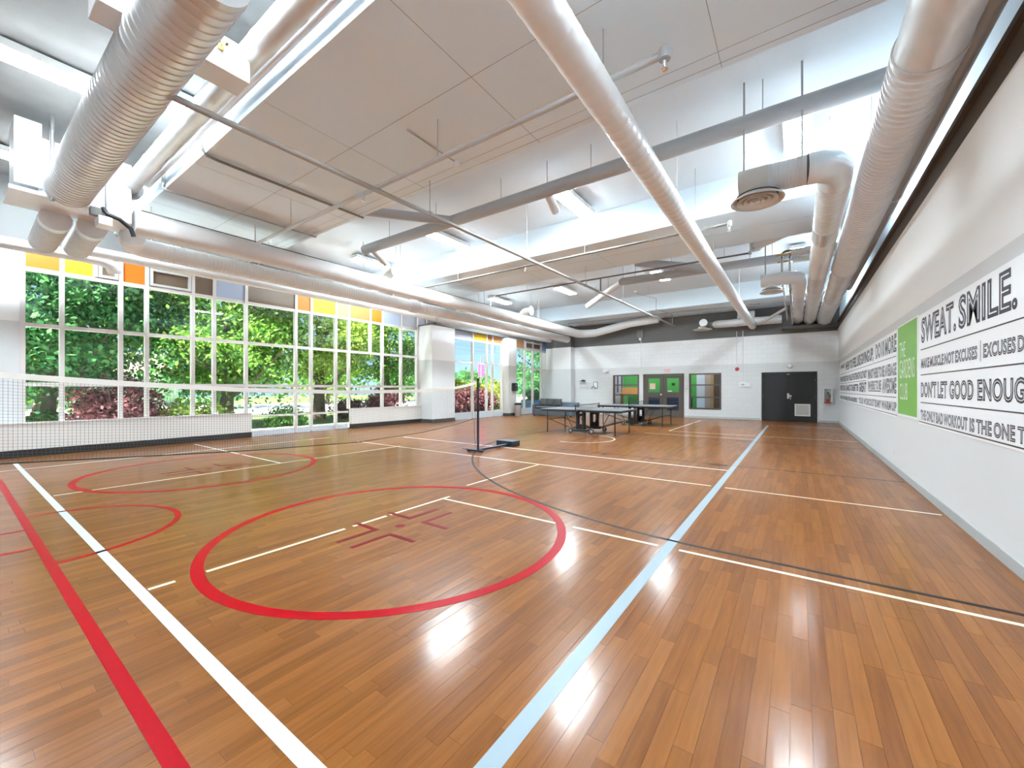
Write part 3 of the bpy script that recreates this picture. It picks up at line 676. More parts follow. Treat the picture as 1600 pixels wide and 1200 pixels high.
for k, (yy, lab) in enumerate(((1.12, 'ribbed metal duct from the air handler towards the window, on its solid-wall side'), (1.56, 'ribbed metal duct from the air handler towards the window, beside the black hose'))):
    t = at('ribbed_outlet_duct', 0, lab, 'duct', 'air handler outlet ducts')
    MB().rib((-10.45, yy, 4.30), (-11.85, yy, 4.22), .19, .075, .008, 26).build('duct_run', M_galv, t)
    MB().tube(((-10.35, yy, 4.31), (-10.5, yy, 4.30)), .2, 26).build('collar', M_galvd, t)
# pipes crossing the near left corner
t = at('corner_pipes', 0, 'pair of warm grey pipes slanting across the near left recess', 'pipes')
MB().tube(((-9.2, -.1, 4.50), (-9.2, -.1, 5.7)), .05, 14).build('pipe_run', M_pbeige, t)
MB().tube(((-9.6, .10, 5.2), (-6.4, .10, 5.2)), .07, 16).build('pipe_run', M_pbeige, t)
MB().tube(((-11.6, .06, 5.10), (-9.0, .06, 5.10)), .05, 16).build('pipe_run', M_duct, t)

# --- drain and sprinkler pipes
GR_P = 'grey drain pipes under the ceiling'
t = at('drain_pipe', 0, 'thick grey drain pipe crossing the ceiling in front of the second dropped band', 'pipe')
zz = 5.2; yy = 6.67
MB().tube(((-9.65, yy, zz), (1.1, yy, zz)), .125, 24).build('pipe_run', M_pgrey, t)
MB().tube(((-6.35, yy, zz), (-8.0, yy - 1.65, zz + .1)), .10, 20).build('branch', M_pgrey, t)
MB().tube(((-9.35, yy, zz - .02), (-9.30, yy + .45, zz - .35)), .085, 18).build('stub', M_beige, t)
MB().tube(((-3.95, yy, zz + .05), (-4.05, yy + .6, zz - .15)), .085, 18).build('stub', mat('stub_white', (.7, .7, .7), .5), t)
for xx in (-8.6, -6.9, -5.0, -3.9, -3.0, -.4): rod(t, xx, yy, zz + .1, ZC)
t = at('drain_pipe', 0, 'thick grey drain pipe with angled end, crossing the long recess nearest the back wall', 'pipe')
yy = 13.9
MB().tube(((-5.08, yy, zz), (1.0, yy + .2, zz)), .13, 22).build('pipe_run', M_pgrey, t)
MB().tube(((-5.08, yy, zz), (-7.7, yy + 2.9, zz - .05)), .12, 20).build('branch', mat('pipe_pale', (.6, .6, .6), .5), t)
MB().tube(((-2.3, yy, zz), (-4.0, yy - 1.7, zz + .05)), .12, 20).build('branch', M_pgrey, t)
for xx in (-4.6, -3.4, -2.2, -.6): rod(t, xx, yy, zz + .1, ZC)
for q in ((-6.0, 14.95), (-7.0, 16.05)): rod(t, q[0], q[1], zz + .08, ZC)
t = at('drain_pipe', 0, 'pale thick drain pipe with an upright stub, slanting behind the round diffuser', 'pipe')
MB().tube(((-.92, 12.5, 5.2), (.75, 10.75, 5.2)), .12, 20).build('pipe_run', mat('pipe_pale', (.6, .6, .6), .5), t)
MB().tube(((-.92, 12.5, 5.1), (-.92, 12.5, ZC)), .13, 20).build('upright', M_pgrey, t)
rod(t, -.1, 11.65, 5.3, ZC)
def sprinkler(par, x, y, z, up=False):
    s = MB().lathe([(.02, .05), (.026, .03), (.014, .0), (.014, -.03)], (x, y, z), 10)
    s.lathe([(.03, -.035), (.03, -.04), (.005, -.042)], (x, y, z), 10)
    return s.build('sprinkler_head', M_chrome, par)
t = at('sprinkler_main', 0, 'long grey sprinkler main running the depth of the hall beneath the ceiling', 'pipe')
MB().tube(((-5.28, 1.25, 4.42), (-4.95, YB - .05, 4.52)), .036, 14).build('pipe_run', mat('pipe_main', (.40, .385, .375), .4, .2), t)
for y in (4.9, 7.9, 11.0, 14.0, 17.0):
    x_ = -5.28 + .33 * (y - 1.25) / 20; rod(t, x_, y, 4.46, ZB if any(a < y < b for a, b in bands) else ZC, .007)
    MB().tube(((x_, y - .025, 4.44 + .005 * y - .02), (x_, y + .025, 4.44 + .005 * y - .02)), .048, 14).build('coupling', M_pgrey, t)
def branch_line(y, z, x0, x1, label, m, r, drop=None, up=None):
    t = at('sprinkler_branch', 0, label, 'pipe', 'sprinkler branch lines')
    MB().tube(((x0, y, z), (x1, y, z)), r, 12).build('pipe_run', m, t)
    MB().lathe([(r * 1.5, -.05), (r * 1.7, -.03), (r * 1.7, .03), (r * 1.5, .05)], (x1, y, z), 12).build('end_elbow', M_pgrey, t)
    sprinkler(t, x1, y, z - .1); sprinkler(t, (x0 + x1) / 2 - .45, y, z - .07); sprinkler(t, x0 + .5, y, z - .07)
    for xx in (x0 + 1.4, (x0 + x1) / 2 + 1.2, x1 - .6): rod(t, xx, y, z + r, ZB if any(a < y < b for a, b in bands) else ZC, .006)
    return t
branch_line(3.85, 4.49, -9.3, -1.0, 'grey sprinkler branch pipe under the first dropped band', mat('pipe_light', (.52, .515, .51), .4, .1), .034)
branch_line(8.6, 4.53, -9.4, -1.05, 'thin dark sprinkler branch pipe in front of the second dropped band', mat('pipe_mid', (.27, .26, .25), .45, .2), .025)
t7 = branch_line(12.1, 4.93, -9.3, -1.0, 'thin dark sprinkler branch pipe behind the second dropped band', M_pdark, .024)
MB().tube(((-5.11, 12.1, 4.93), (-5.11, 12.1, 4.5)), .022, 10).build('drop', M_pdark, t7)
t = at('ceiling_conduit', 0, 'thin dark conduit climbing the face of the first dropped band', 'conduit')
MB().tube([(-9.3, 2.30, 5.05), (-9.3, 2.30, 5.45), (-9.28, 2.30, 5.5), (-9.2, 2.30, 5.52), (-7.6, 2.30, 5.52), (-7.47, 2.30, 5.50), (-7.43, 2.30, 5.44), (-7.43, 2.30, 5.06), (-7.43, 2.36, 5.0), (-7.43, 2.5, 4.99), (-7.43, 5.1, 4.99)], .022, 12).build('conduit_run', mat('conduit_warm', (.24, .22, .20), .4, .3), t)
B_(-9.38, -9.18, 2.20, 2.329, 5.36, 5.54).build('junction_box', M_beige, t)
MB().tube([(-9.3, 2.28, 5.36), (-9.3, 2.28, 5.0), (-9.3, 2.36, 4.99), (-9.28, 5.1, 4.99)], .016, 10).build('conduit_drop', M_pgrey, t)
t = at('smoke_detector', 0, 'small white detector on a conduit drop below the first dropped band', 'detector')
MB().lathe([(.05, .06), (.06, .03), (.055, 0), (.03, -.03)], (-4.45, 4.75, 4.97), 16).build('body', M_ductw, t)
MB().tube(((-4.45, 4.75, 5.02), (-4.45, 3.75, 5.02)), .010, 8).build('conduit', M_pgrey, t)
t = at('far_conduit', 0, 'thin conduit frame dropping from the last dropped band to the back wall', 'conduit')
MB().tube([(-5.75, 17.4, 5.70), (-5.75, 17.4, 5.55), (-5.2, 18.6, 5.5), (-5.2, 18.6, 5.0), (-4.9, 20.2, 4.98), (-4.9, 20.3, 4.55)], .014, 8).build('conduit_run', M_pgrey, t)
MB().lathe([(.06, .05), (.06, 0), (.02, -.04)], (-5.75, 17.4, 5.62), 12).build('detector_head', M_ductw, t)
t = at('band_conduit', 0, 'long thin conduit under the last dropped band in front of the back wall', 'conduit')
MB().tube(((-10.3, 19.9, 4.99), (-1.3, 19.9, 4.99)), .016, 8).build('conduit_run', M_pgrey, t)

# ------------------------------------------------------------------ lettered banner on the right wall
M_vinyl = mat('banner_vinyl', (.92, .925, .94), .45)
M_ink = mat('banner_ink', (.03, .03, .045), .5)
M_inkw = mat('banner_inline', (.86, .87, .88), .5)
M_rule = mat('banner_rule', (.035, .03, .028), .5)
XW = XR - .006
def raw_text(body, offs):
    cu = bpy.data.curves.new('t', 'FONT'); cu.body = body; cu.size = 1; cu.offset = offs; cu.extrude = 0; cu.resolution_u = 3; cu.space_character = 1.05
    to = bpy.data.objects.new('t', cu); COL.objects.link(to)
    dg = bpy.context.evaluated_depsgraph_get(); me = bpy.data.meshes.new_from_object(to.evaluated_get(dg))
    bpy.data.objects.remove(to, do_unlink=True); bpy.data.curves.remove(cu)
    co = np.empty(len(me.vertices) * 3); me.vertices.foreach_get('co', co)
    return me, co.reshape(-1, 3)
_, CAP = raw_text('H', 0.0); CAP0, CAP1 = CAP[:, 1].min(), CAP[:, 1].max()
def lettering(ws, yl, yr, z0, z1, m, parent, offs=0., lift=0., inline=None):
    """flat words on the right wall, reading towards -Y, fitted to the given box; one object per word"""
    raws = [raw_text(w, 0.0)[1] for w in ws]; wid = [r[:, 0].max() - r[:, 0].min() for r in raws]
    gap = .30; tot = sum(wid) + gap * (len(ws) - 1); x = 0.
    for w, r0, wd in zip(ws, raws, wid):
        base = r0[:, 0].min()
        def put(of, mm, lf, par, nm):
            me, co = raw_text(w, of)
            u = (x + co[:, 0] - base) / tot; v = (co[:, 1] - CAP0) / (CAP1 - CAP0)
            out = np.stack([np.full(len(co), XW - lf), yl + (yr - yl) * u, z0 + (z1 - z0) * v], 1)
            me.vertices.foreach_set('co', out.ravel()); me.update(); me.materials.clear(); me.materials.append(mm)
            o = bpy.data.objects.new(nm, me); COL.objects.link(o); o.parent = par; return o
        o = put(offs, m, lift, parent, 'lettering')
        if inline is not None: put(inline, M_inkw, lift + .0008, o, 'inline')
        x += wd + gap
def text_obj(body, yl, yr, z0, z1, m, parent, offs=0., lift=0.): lettering(body.split(), yl, yr, z0, z1, m, parent, offs, lift)
def words(body, yl, yr, z0, z1, parent, inline=True): lettering(body.split(), yl, yr, z0, z1, M_ink, parent, .042, .0012, -.030 if inline else None)
def rule(par, y0, y1, z, w=.012): B_(XW - .0016, XW - .0002, min(y0, y1), max(y0, y1), z - w / 2, z + w / 2).build('rule', M_rule, par)
bn = tag(B_(XW, XR - .0005, 2.6, 7.72, .935, 2.40).build('wall_banner', M_vinyl), 'white vinyl banner with large black SWEAT. SMILE. lettering', 'banner', 'lettered wall banners')
words('SWEAT.', 7.55, 6.14, 2.03, 2.32, bn); words('SMILE.', 6.02, 4.70, 2.03, 2.33, bn)
rule(bn, 7.6, 2.7, 1.925)
words('MAKE MUSCLE NOT EXCUSES', 7.57, 5.52, 1.685, 1.795, bn); words('EXCUSES D', 5.36, 4.57, 1.685, 1.795, bn)
B_(XW - .0016, XW - .0002, 5.43, 5.436, 1.65, 1.84).build('divider', M_rule, bn)
rule(bn, 7.6, 2.7, 1.589)
words("DON'T LET", 7.58, 6.44, 1.305, 1.478, bn); words('GOOD', 6.34, 5.62, 1.305, 1.478, bn); words('ENOUGH', 5.5, 4.36, 1.305, 1.478, bn)
rule(bn, 7.6, 2.7, 1.222)
words('THE ONLY BAD WORKOUT', 7.60, 5.78, 1.0, 1.115, bn); words('IS THE ONE T', 5.71, 4.56, 1.0, 1.115, bn)
rule(bn, 7.7, 2.7, .962)
gp = tag(B_(XW, XR - .0005, 7.76, 9.16, .97, 2.42).build('wall_sign', M_vinyl), 'green panel with white club name between the two lettered banners', 'sign')
B_(XW - .0008, XW, 7.81, 9.11, 1.005, 2.40).build('green_field', mat('sign_green', (.20, .46, .075), .4, var=(1.2, .12)), gp)
M_wl = mat('sign_white', (.86, .88, .84), .4)
for s, a, b, z0, z1 in (('THE', 8.97, 8.55, 1.90, 2.14), ('GARDENS', 8.97, 7.95, 1.57, 1.86), ('CLUB', 8.97, 8.40, 1.235, 1.49)):
    text_obj(s, a, b, z0, z1, M_wl, gp, -.004, .0014)
bl = tag(B_(XW, XR - .0005, 9.20, 20.4, .935, 2.40).build('wall_banner', M_vinyl), 'white banner of closely set black sayings between the green panel and the corner', 'banner', 'lettered wall banners')
words('WHEN YOU FEEL LIKE GIVING UP,', 18.0, 11.75, 2.05, 2.30, bl, False); words('DO 10 MORE', 11.4, 9.25, 2.05, 2.32, bl)
words('AND', 19.9, 18.4, 2.17, 2.30, bl, False); rule(bl, 9.25, 20.2, 1.955)
words('THE PAIN YOU FEEL TODAY | WILL BE THE STRENGTH OUT NOT', 20.1, 12.8, 1.68, 1.85, bl, False); words("I'M NOT HERE TO BE AVERAGE", 12.6, 9.25, 1.65, 1.84, bl)
rule(bl, 12.9, 20.2, 1.61)
words('EVERY DAY IS A CHANCE TO BE BETTER', 20.1, 14.4, 1.36, 1.53, bl, False); words('GREAT', 14.2, 12.9, 1.34, 1.56, bl, False); words("I'M HERE TO BE", 12.55, 10.75, 1.40, 1.57, bl)
rule(bl, 10.8, 12.5, 1.36, .02)
words('AWESOME', 10.6, 9.25, 1.34, 1.58, bl); rule(bl, 9.25, 20.2, 1.26)
words('SWEAT NOW SHINE LATER AND REPEAT', 20.1, 14.6, 1.03, 1.15, bl, False); words('YOUR WORKOUT IS MY WARM UP', 14.3, 9.25, 1.03, 1.17, bl)
rule(bl, 9.2, 20.4, .962)

# ------------------------------------------------------------------ badminton net and posts
XN = -5.78
ty = [(-1.2, 1.57), (.30, 1.535), (.42, 1.515), (1.2, 1.455), (2.26, 1.39), (3.65, 1.355), (5.2, 1.37), (6.1, 1.42), (6.80, 1.53)]
by = [(-1.2, .80), (.30, .737), (1.0, .69), (2.3, .605), (3.9, .545), (5.2, .58), (6.1, .66), (6.80, .76)]
zt = lambda y: float(np.interp(y, *zip(*ty))); zl = lambda y: float(np.interp(y, *zip(*by)))
net = at('badminton_net', 0, 'dark mesh badminton net with white tape sagging across the court', 'net')
nm = MB(); r = .0012
ys = np.arange(-1.2, 6.801, .028)
for y in ys: nm.tube(((XN, y, zl(y)), (XN, y, zt(y))), r, 3, False)
K = 27
yc = np.arange(-1.2, 6.81, .16)
for k in range(K + 1):
    nm.tube([(XN, y, zl(y) + (zt(y) - zl(y)) * k / K) for y in yc], r, 3, False)
nm.build('netting', mat('net_cord', (.10, .095, .09), .8), net, kind='stuff')
tp = MB()
for a, b in zip(yc, yc[1:]):
    tp.add([(XN - .004, a, zt(a) - .03), (XN + .004, a, zt(a) - .03), (XN + .004, a, zt(a) + .025), (XN - .004, a, zt(a) + .025),
            (XN - .004, b, zt(b) - .03), (XN + .004, b, zt(b) - .03), (XN + .004, b, zt(b) + .025), (XN - .004, b, zt(b) + .025)],
           [(0, 1, 2, 3), (4, 7, 6, 5), (0, 4, 5, 1), (1, 5, 6, 2), (2, 6, 7, 3), (3, 7, 4, 0)])
tp.build('top_tape', mat('net_tape', (.86, .83, .78), .7), net)
MB().tube([(XN, y, zl(y)) for y in yc], .006, 6).build('bottom_cord', mat('cord_black', (.02, .02, .02), .7), net)
M_post = mat('post_navy', (.018, .028, .05), .4)
def net_post(y, s, label):
    p = thing('net_post', (XN, y, 0), label, 'net post', 'badminton net posts')
    MB().tube(((0, 0, .03), (0, 0, 1.60)), .027, 16).build('pole', M_post, p)
    MB().tube(((0, 0, 1.60), (0, 0, 1.64)), [.034, .03], 16).build('cap', M_black, p)
    B_(-.30, .14, -.05, .05, .02, .055).build('cross_foot', M_post, p, bevel=.004)
    B_(-.03, .03, min(0, s * 1.15), max(0, s * 1.15), .02, .07).build('base_arm', M_post, p, bevel=.004)
    B_(-.34, .16, min(s * 1.1, s * 1.42), max(s * 1.1, s * 1.42), .0, .13).build('weight_box', M_post, p, bevel=.01)
    for xx in (-.27, .11): MB().tube(((xx - .02, 0, .02), (xx + .02, 0, .02)), .02, 12).build('wheel', M_black, p)
    MB().tube(((-.30, 0, .05), (-.46, 0, .045)), .006, 8).build('tension_hook', M_pdark, p)
    MB().lathe([(.01, 0), (.05, .01), (.05, .05), (.01, .06)], (0, 0, .9), 14).build('clamp', M_black, p)
    MB().tube([(0, -.04, 1.5), (-.02, -.06, 1.0), (-.05, -.07, .5), (-.03, -.05, .12)], .004, 6).build('tie_cord', M_black, p)
    return p
net_post(6.86, 1, 'dark navy net post with weighted base standing near the tennis tables')
net_post(-1.26, -1, 'dark navy net post with weighted base at the rear end of the net')

# ------------------------------------------------------------------ table-tennis tables
M_top = mat('table_top', (.15, .16, .175), .38)
M_tblk = mat('table_black', (.014, .014, .016), .4)
def make_table():
    t = thing('tennis_table', (0, 0, 0), 'x', 'table', 'table tennis tables')
    for s in (-1, 1):
        a, b = sorted((s * .004, s * 1.37))
        top = B_(a, b, -.7625, .7625, .735, .76).build('table_top', M_top, t, bevel=.003)
        B_(a, b, -.7625, -.745, .7602, .7608).build('white_line', M_wline, top); B_(a, b, .745, .7625, .7602, .7608).build('white_line', M_wline, top)
        e = s * 1.36; B_(e - .01, e + .01, -.745, .745, .7602, .7608).build('white_line', M_wline, top)
        B_(a, b, -.0015, .0015, .7602, .7606).build('centre_line', M_wline, top)
        MB().box(a + .02, b - .02, -.752, -.728, .685, .735).box(a + .02, b - .02, .728, .752, .685, .735).box(s * 1.33 - .012, s * 1.33 + .012, -.728, .728, .685, .735).build('apron', M_tblk, top)
        for yy in (-.62, .62):
            MB().tube(((s * 1.16, yy, .69), (s * 1.16, yy, .015)), .017, 10).tube(((s * 1.16, yy, .02), (s * 1.16, yy, .0)), .022, 10).build('leg', M_tblk, t)
        MB().tube(((s * 1.16, -.62, .40), (s * 1.16, .62, .40)), .012, 8).build('stretcher', M_tblk, t)
        for yy in (-.45, .45):
            MB().tube(((s * 1.16, yy, .40), (s * .42, yy, .16)), .012, 8).build('stretcher', M_tblk, t)
            MB().tube(((s * .10, yy, .70) if False else (s * .62, yy, .70), (s * .34, yy, .17)), .010, 8).build('strut', M_tblk, t)
    # undercarriage: two column housings, a beam and four wheels
    for s in (-1, 1):
        y = s * .52
        MB().box(-.15, -.06, y - .06, y + .06, .12, .72).box(.06, .15, y - .06, y + .06, .12, .72).box(-.06, .06, y - .06, y + .06, .12, .30).box(-.06, .06, y - .06, y + .06, .55, .62).build('column', M_tblk, t, bevel=.012)
        B_(-.24, .24, y - .09, y + .09, .07, .13).build('foot', M_tblk, t, bevel=.015)
        for sx in (-1, 1):
            w = MB().lathe([(.05, -.02), (.072, -.02), (.075, -.012), (.075, .012), (.072, .02), (.05, .02)], (sx * .36, y, .076), 20, Matrix.Rotation(math.pi / 2, 3, 'X')).build('wheel', mat('tyre', (.03, .03, .03), .7), t)
            MB().lathe([(.012, -.026), (.045, -.024), (.045, .024), (.012, .026)], (sx * .36, y, .076), 16, Matrix.Rotation(math.pi / 2, 3, 'X')).build('hub', mat('hub_grey', (.30, .29, .28), .5), w)
            MB().tube(((sx * .2, y, .12), (sx * .30, y, .16), (sx * .36, y, .13), (sx * .36, y, .08)), .018, 10).build('fork', M_tblk, t)
    for xx in (-.30, .30): MB().tube(((xx, -.50, .15), (xx * .8, 0, .20), (xx, .50, .15)), .016, 10).build('axle_beam', M_tblk, t)
    nb = MB()
    for i in range(61): nb.box(-.001, .001, -.90 + i * .03 - .001, -.90 + i * .03 + .001, .765, .90)
    for i in range(6): nb.box(-.001, .001, -.90, .90, .768 + i * .025 - .001, .768 + i * .025 + .001)
    nt = nb.build('net', mat('table_net', (.035, .035, .04), .8), t, kind='stuff')
    B_(-.006, .006, -.90, .90, .892, .912).build('net_tape', mat('table_net_tape', (.10, .10, .11), .7), nt)
    for s in (-1, 1):
        MB().tube(((0, s * .91, .70), (0, s * .91, .93)), .016, 10).box(-.04, .04, s * .84 - .09, s * .84 + .09, .715, .733).build('net_post', M_tblk, t)
    return t
tt = make_table(); tt.location = (-5.60, 12.21, 0); tag(tt, 'dark table tennis table standing nearer the badminton post', 'table', 'table tennis tables')
t2 = copy_tree(tt); t2.location = (-5.25, 16.05, 0); tag(t2, 'dark table tennis table standing nearer the brown double doors', 'table', 'table tennis tables')

# ------------------------------------------------------------------ sofa, bin, dispenser
M_sofa = mat('sofa_charcoal', (.075, .088, .10), .85, var=(8, .1), bump=(120, .15))
M_sofab = mat('sofa_blue_grey', (.10, .135, .175), .85, var=(8, .1), bump=(120, .15))
M_cush = mat('cushion_dark', (.055, .056, .055), .9, bump=(140, .2))
sf = thing('sofa', (-10.2, 18.3, 0), 'charcoal fabric corner sofa in the back corner by the windows', 'sofa')
B_(-1.15, .95, -.42, .40, .06, .40).build('base', M_sofa, sf, bevel=.03)
B_(-1.0, -.02, -.43, .22, .40, .52).build('seat_cushion', M_sofa, sf, bevel=.05); B_(.0, .95, -.43, .22, .40, .50).build('seat_cushion', M_sofa, sf, bevel=.05)
B_(-1.15, .0, .20, .45, .30, .80).build('backrest', M_sofab, sf, bevel=.05); B_(.0, 1.15, .22, .46, .30, .72).build('backrest', M_sofab, sf, bevel=.05)
B_(-1.17, -1.0, -.43, .42, .06, .62).build('armrest', M_sofa, sf, bevel=.04); B_(.95, 1.15, -.40, .42, .06, .62).build('armrest', M_sofab, sf, bevel=.04)
for xx in (-1.08, 1.05):
    for yy in (-.35, .35): B_(xx - .03, xx + .03, yy - .03, yy + .03, 0, .06).build('foot', M_black, sf)
for k, (xx, lab) in enumerate(((-.78, 'dark square cushion on the sofa beside its armrest'), (-.36, 'dark square cushion in the middle of the sofa row'), (.06, 'dark square cushion furthest from the sofa armrest on the window side'))):
    cb = bmesh.new(); bmesh.ops.create_cube(cb, size=1); bmesh.ops.subdivide_edges(cb, edges=cb.edges[:], cuts=7, use_grid_fill=True)
    for v in cb.verts:
        e = (1 - (2 * v.co.x) ** 2) * (1 - (2 * v.co.z) ** 2)
        v.co.y = v.co.y * (.03 + .14 * max(e, 0) ** .45); v.co.x *= .44; v.co.z *= .40
    me = bpy.data.meshes.new('cushion'); cb.to_mesh(me); cb.free(); me.materials.append(M_cush)
    me.polygons.foreach_set('use_smooth', [True] * len(me.polygons))
    o = bpy.data.objects.new('cushion', me); COL.objects.link(o); o.location = (-10.2 + xx, 18.3 + .10, .705); o.rotation_euler = (math.radians(-16), 0, math.radians((-4, 3, 8)[k]))
    tag(o, lab, 'cushion', 'dark sofa cushions')
tb = thing('trash_bin', (-11.83, 17.25, 0), 'brushed steel trash bin with black rim beside the white column', 'bin')
MB().lathe([(.165, 0), (.17, .02), (.175, .58), (.17, .60)], (0, 0, 0), 28).build('body', mat('brushed_steel', (.55, .50, .46), .32, .8), tb)
MB().lathe([(.178, .58), (.185, .60), (.185, .67), (.15, .68), (.15, .64)], (0, 0, 0), 28).build('rim', M_black, tb)
MB().lathe([(.02, .66), (.06, .67), (.07, .72), (.05, .77), (.015, .78)], (-.07, -.03, 0), 12).build('crumpled_liner', mat('liner', (.72, .68, .62), .7), tb)
pd = thing('towel_dispenser', (-12.22, 17.35, 1.30), 'black paper towel dispenser on the white column above the bin', 'dispenser')
B_(0, .22, -.15, .15, .0, .42).build('body', mat('smoked_plastic', (.02, .021, .025), .25), pd, bevel=.03)
B_(.02, .2, -.11, .11, -.012, .0).build('outlet', M_chrome, pd); B_(.215, .226, -.08, .08, .26, .33).build('window_slot', mat('slot_grey', (.12, .13, .15), .3), pd)
B_(.06, .064, -.10, .10, -.10, -.012).build('paper', mat('paper_tan', (.62, .48, .36), .8), pd)

# ------------------------------------------------------------------ small things on the walls
t = thing('fire_extinguisher_cabinet', (1.03, YB, .82), 'white glass-fronted fire extinguisher cabinet by the black doors', 'cabinet')
MB().box(-.15, .15, -.12, -.001, 0, .03).box(-.15, .15, -.12, -.001, .60, .63).box(-.15, -.115, -.12, -.001, .03, .60).box(.115, .15, -.12, -.001, .03, .60).box(-.115, .115, -.012, -.001, .03, .60).build('case', mat('cabinet_white', (.84, .83, .82), .5), t)
B_(-.115, .115, -.118, -.112, .03, .60).build('pane', M_glassi, t); B_(-.13, .13, -.123, -.118, -.0, .035).build('red_trim', mat('signal_red', (.62, .03, .04), .4), t)
t = thing('fire_extinguisher', (1.03, YB - .062, .852), 'red and pale fire extinguisher inside the white cabinet', 'extinguisher')
MB().lathe([(.045, 0), (.05, .02), (.05, .30), (.03, .36), (.015, .38)], (0, 0, 0), 18).build('cylinder', mat('extinguisher_body', (.50, .34, .32), .4), t)
MB().lathe([(.051, .0), (.052, .01), (.052, .13), (.051, .14)], (0, 0, 0), 18).build('red_band', mat('signal_red', (.62, .03, .04), .4), t)
MB().box(-.015, .04, -.015, .015, .38, .42).tube(((.03, 0, .40), (.06, 0, .36), (.058, 0, .2)), .007, 8).build('valve_hose', M_black, t)
t = thing('exit_sign', (-5.40, YB, 2.25), 'pale pink EXIT sign above the brown double doors', 'sign')
B_(-.16, .16, -.05, -.001, 0, .20).build('case', mat('exit_face', (.86, .66, .66), .5), t, bevel=.005)
def back_text(s, x0, x1, z0, z1, m, par, y, offs=.01):
    cu = bpy.data.curves.new('t', 'FONT'); cu.body = s; cu.size = 1; cu.offset = offs; cu.resolution_u = 3
    to = bpy.data.objects.new('t', cu); COL.objects.link(to); dg = bpy.context.evaluated_depsgraph_get()
    me = bpy.data.meshes.new_from_object(to.evaluated_get(dg)); bpy.data.objects.remove(to, do_unlink=True)
    n = len(me.vertices); co = np.empty(n * 3); me.vertices.foreach_get('co', co); co = co.reshape(-1, 3); lo = co.min(0); hi = co.max(0)
    out = np.stack([x0 + (x1 - x0) * (co[:, 0] - lo[0]) / (hi[0] - lo[0]), np.full(n, y), z0 + (z1 - z0) * (co[:, 1] - lo[1]) / (hi[1] - lo[1])], 1)
    me.vertices.foreach_set('co', out.ravel()); me.update(); me.materials.clear(); me.materials.append(m)
    o = bpy.data.objects.new('lettering', me); COL.objects.link(o); o.parent = par; return o
back_text('EXIT', -.12, .12, .05, .15, mat('exit_letters', (.80, .25, .28), .5), t, -.0515)
t = thing('emergency_light', (-8.66, YB, 2.30), 'white twin-head emergency light above the framed notice', 'light')
B_(-.14, .14, -.08, -.001, 0, .16).build('case', M_ductw, t, bevel=.01)
for s in (-1, 1): MB().lathe([(.05, 0), (.055, .02), (.03, .07)], (s * .09, -.12, .06), 14, Matrix.Rotation(math.pi / 2, 3, 'X')).build('lamp_head', M_house, t)
t = thing('picture_frame', (-9.30, YB, 1.43), 'small black-framed white notice on the back wall', 'picture')
MB().box(-.13, .13, -.02, -.001, 0, .02).box(-.13, .13, -.02, -.001, .36, .38).box(-.13, -.11, -.02, -.001, .02, .36).box(.11, .13, -.02, -.001, .02, .36).build('frame', M_black, t)
B_(-.11, .11, -.008, -.001, .02, .36).build('sheet', mat('paper_white', (.85, .85, .85), .7), t)
for k, (nm, x_, z_, w_, h_, lab) in enumerate((('thermostat', -9.30, 1.22, .10, .10, 'small white thermostat below the black-framed notice'), ('access_panel', -4.49, 1.30, .07, .26, 'narrow white card reader between the brown doors and the lobby window'),
        ('control_panel', -2.05, 1.50, .30, .24, 'white control box with conduit on the wall past the lobby window'), ('switch_plate', -6.73, 1.15, .05, .12, 'slim white switch plate between the lobby window and the brown doors'))):
    t = thing(nm, (x_, YB, z_), lab, 'wall box'); B_(-w_ / 2, w_ / 2, -.04, -.001, 0, h_).build('plate', M_ductw, t, bevel=.005)
    B_(-w_ * .2, w_ * .2, -.05, -.04, h_ * .3, h_ * .6).build('button', M_pgrey, t)
    if nm == 'control_panel':
        MB().tube(((0, -.02, h_), (0, -.02, 4.1 - z_)), .016, 8).build('conduit', M_ductw, t); B_(.16, .28, -.05, -.001, -.0, .2).build('side_box', M_ductw, t, bevel=.005)
    if nm == 'switch_plate': MB().tube(((0, -.012, h_), (0, -.012, 2.9)), .013, 8).build('conduit', M_ductw, t)
t = thing('wall_junction_box', (-6.76, YB, 4.05), 'grey junction box on the dark top of the back wall', 'wall box')
B_(-.16, .16, -.12, -.001, .05, .45).build('case', mat('box_grey', (.22, .22, .22), .6), t); MB().lathe([(.02, .05), (.07, .04), (.06, -.06), (.03, -.09)], (0, -.07, 0), 14).build('beacon', M_ductw, t)
t = thing('fire_alarm', (-2.28, YB, 2.33), 'round red fire alarm with white base on the back wall', 'alarm')
MB().lathe([(.02, 0), (.085, .01), (.085, .05), (.03, .06)], (0, -.0, .0), 18, Matrix.Rotation(math.pi / 2, 3, 'X')).build('bell', mat('alarm_red', (.45, .04, .06), .4), t)
B_(-.07, .07, -.01, -.001, -.17, -.09).build('base_plate', M_ductw, t); MB().tube(((-.02, -.014, .085), (-.02, -.014, 1.75)), .013, 8).build('conduit', M_ductw, t)
t = thing('wall_light', (-.27, YB, 2.40), 'round white light dome above the black double doors', 'light')
MB().lathe([(.10, 0), (.10, .03), (.075, .08), (.02, .10)], (0, 0, 0), 20, Matrix.Rotation(math.pi / 2, 3, 'X')).build('dome', mat('dome_white', (.88, .88, .86), .4), t)
t = thing('hook_rack', (-9.75, YB, 1.45), 'pale wall rack with a row of hooks behind the sofa', 'rack')
MB().box(-.68, .45, -.03, -.001, .0, .12).build('board', mat('rack_pale', (.80, .80, .79), .6), t)
for i in range(8):
    x_ = -.55 + i * .13; MB().tube(((x_, -.03, .10), (x_, -.09, .08), (x_, -.10, .12)), .009, 8).build('hook', M_chrome, t)
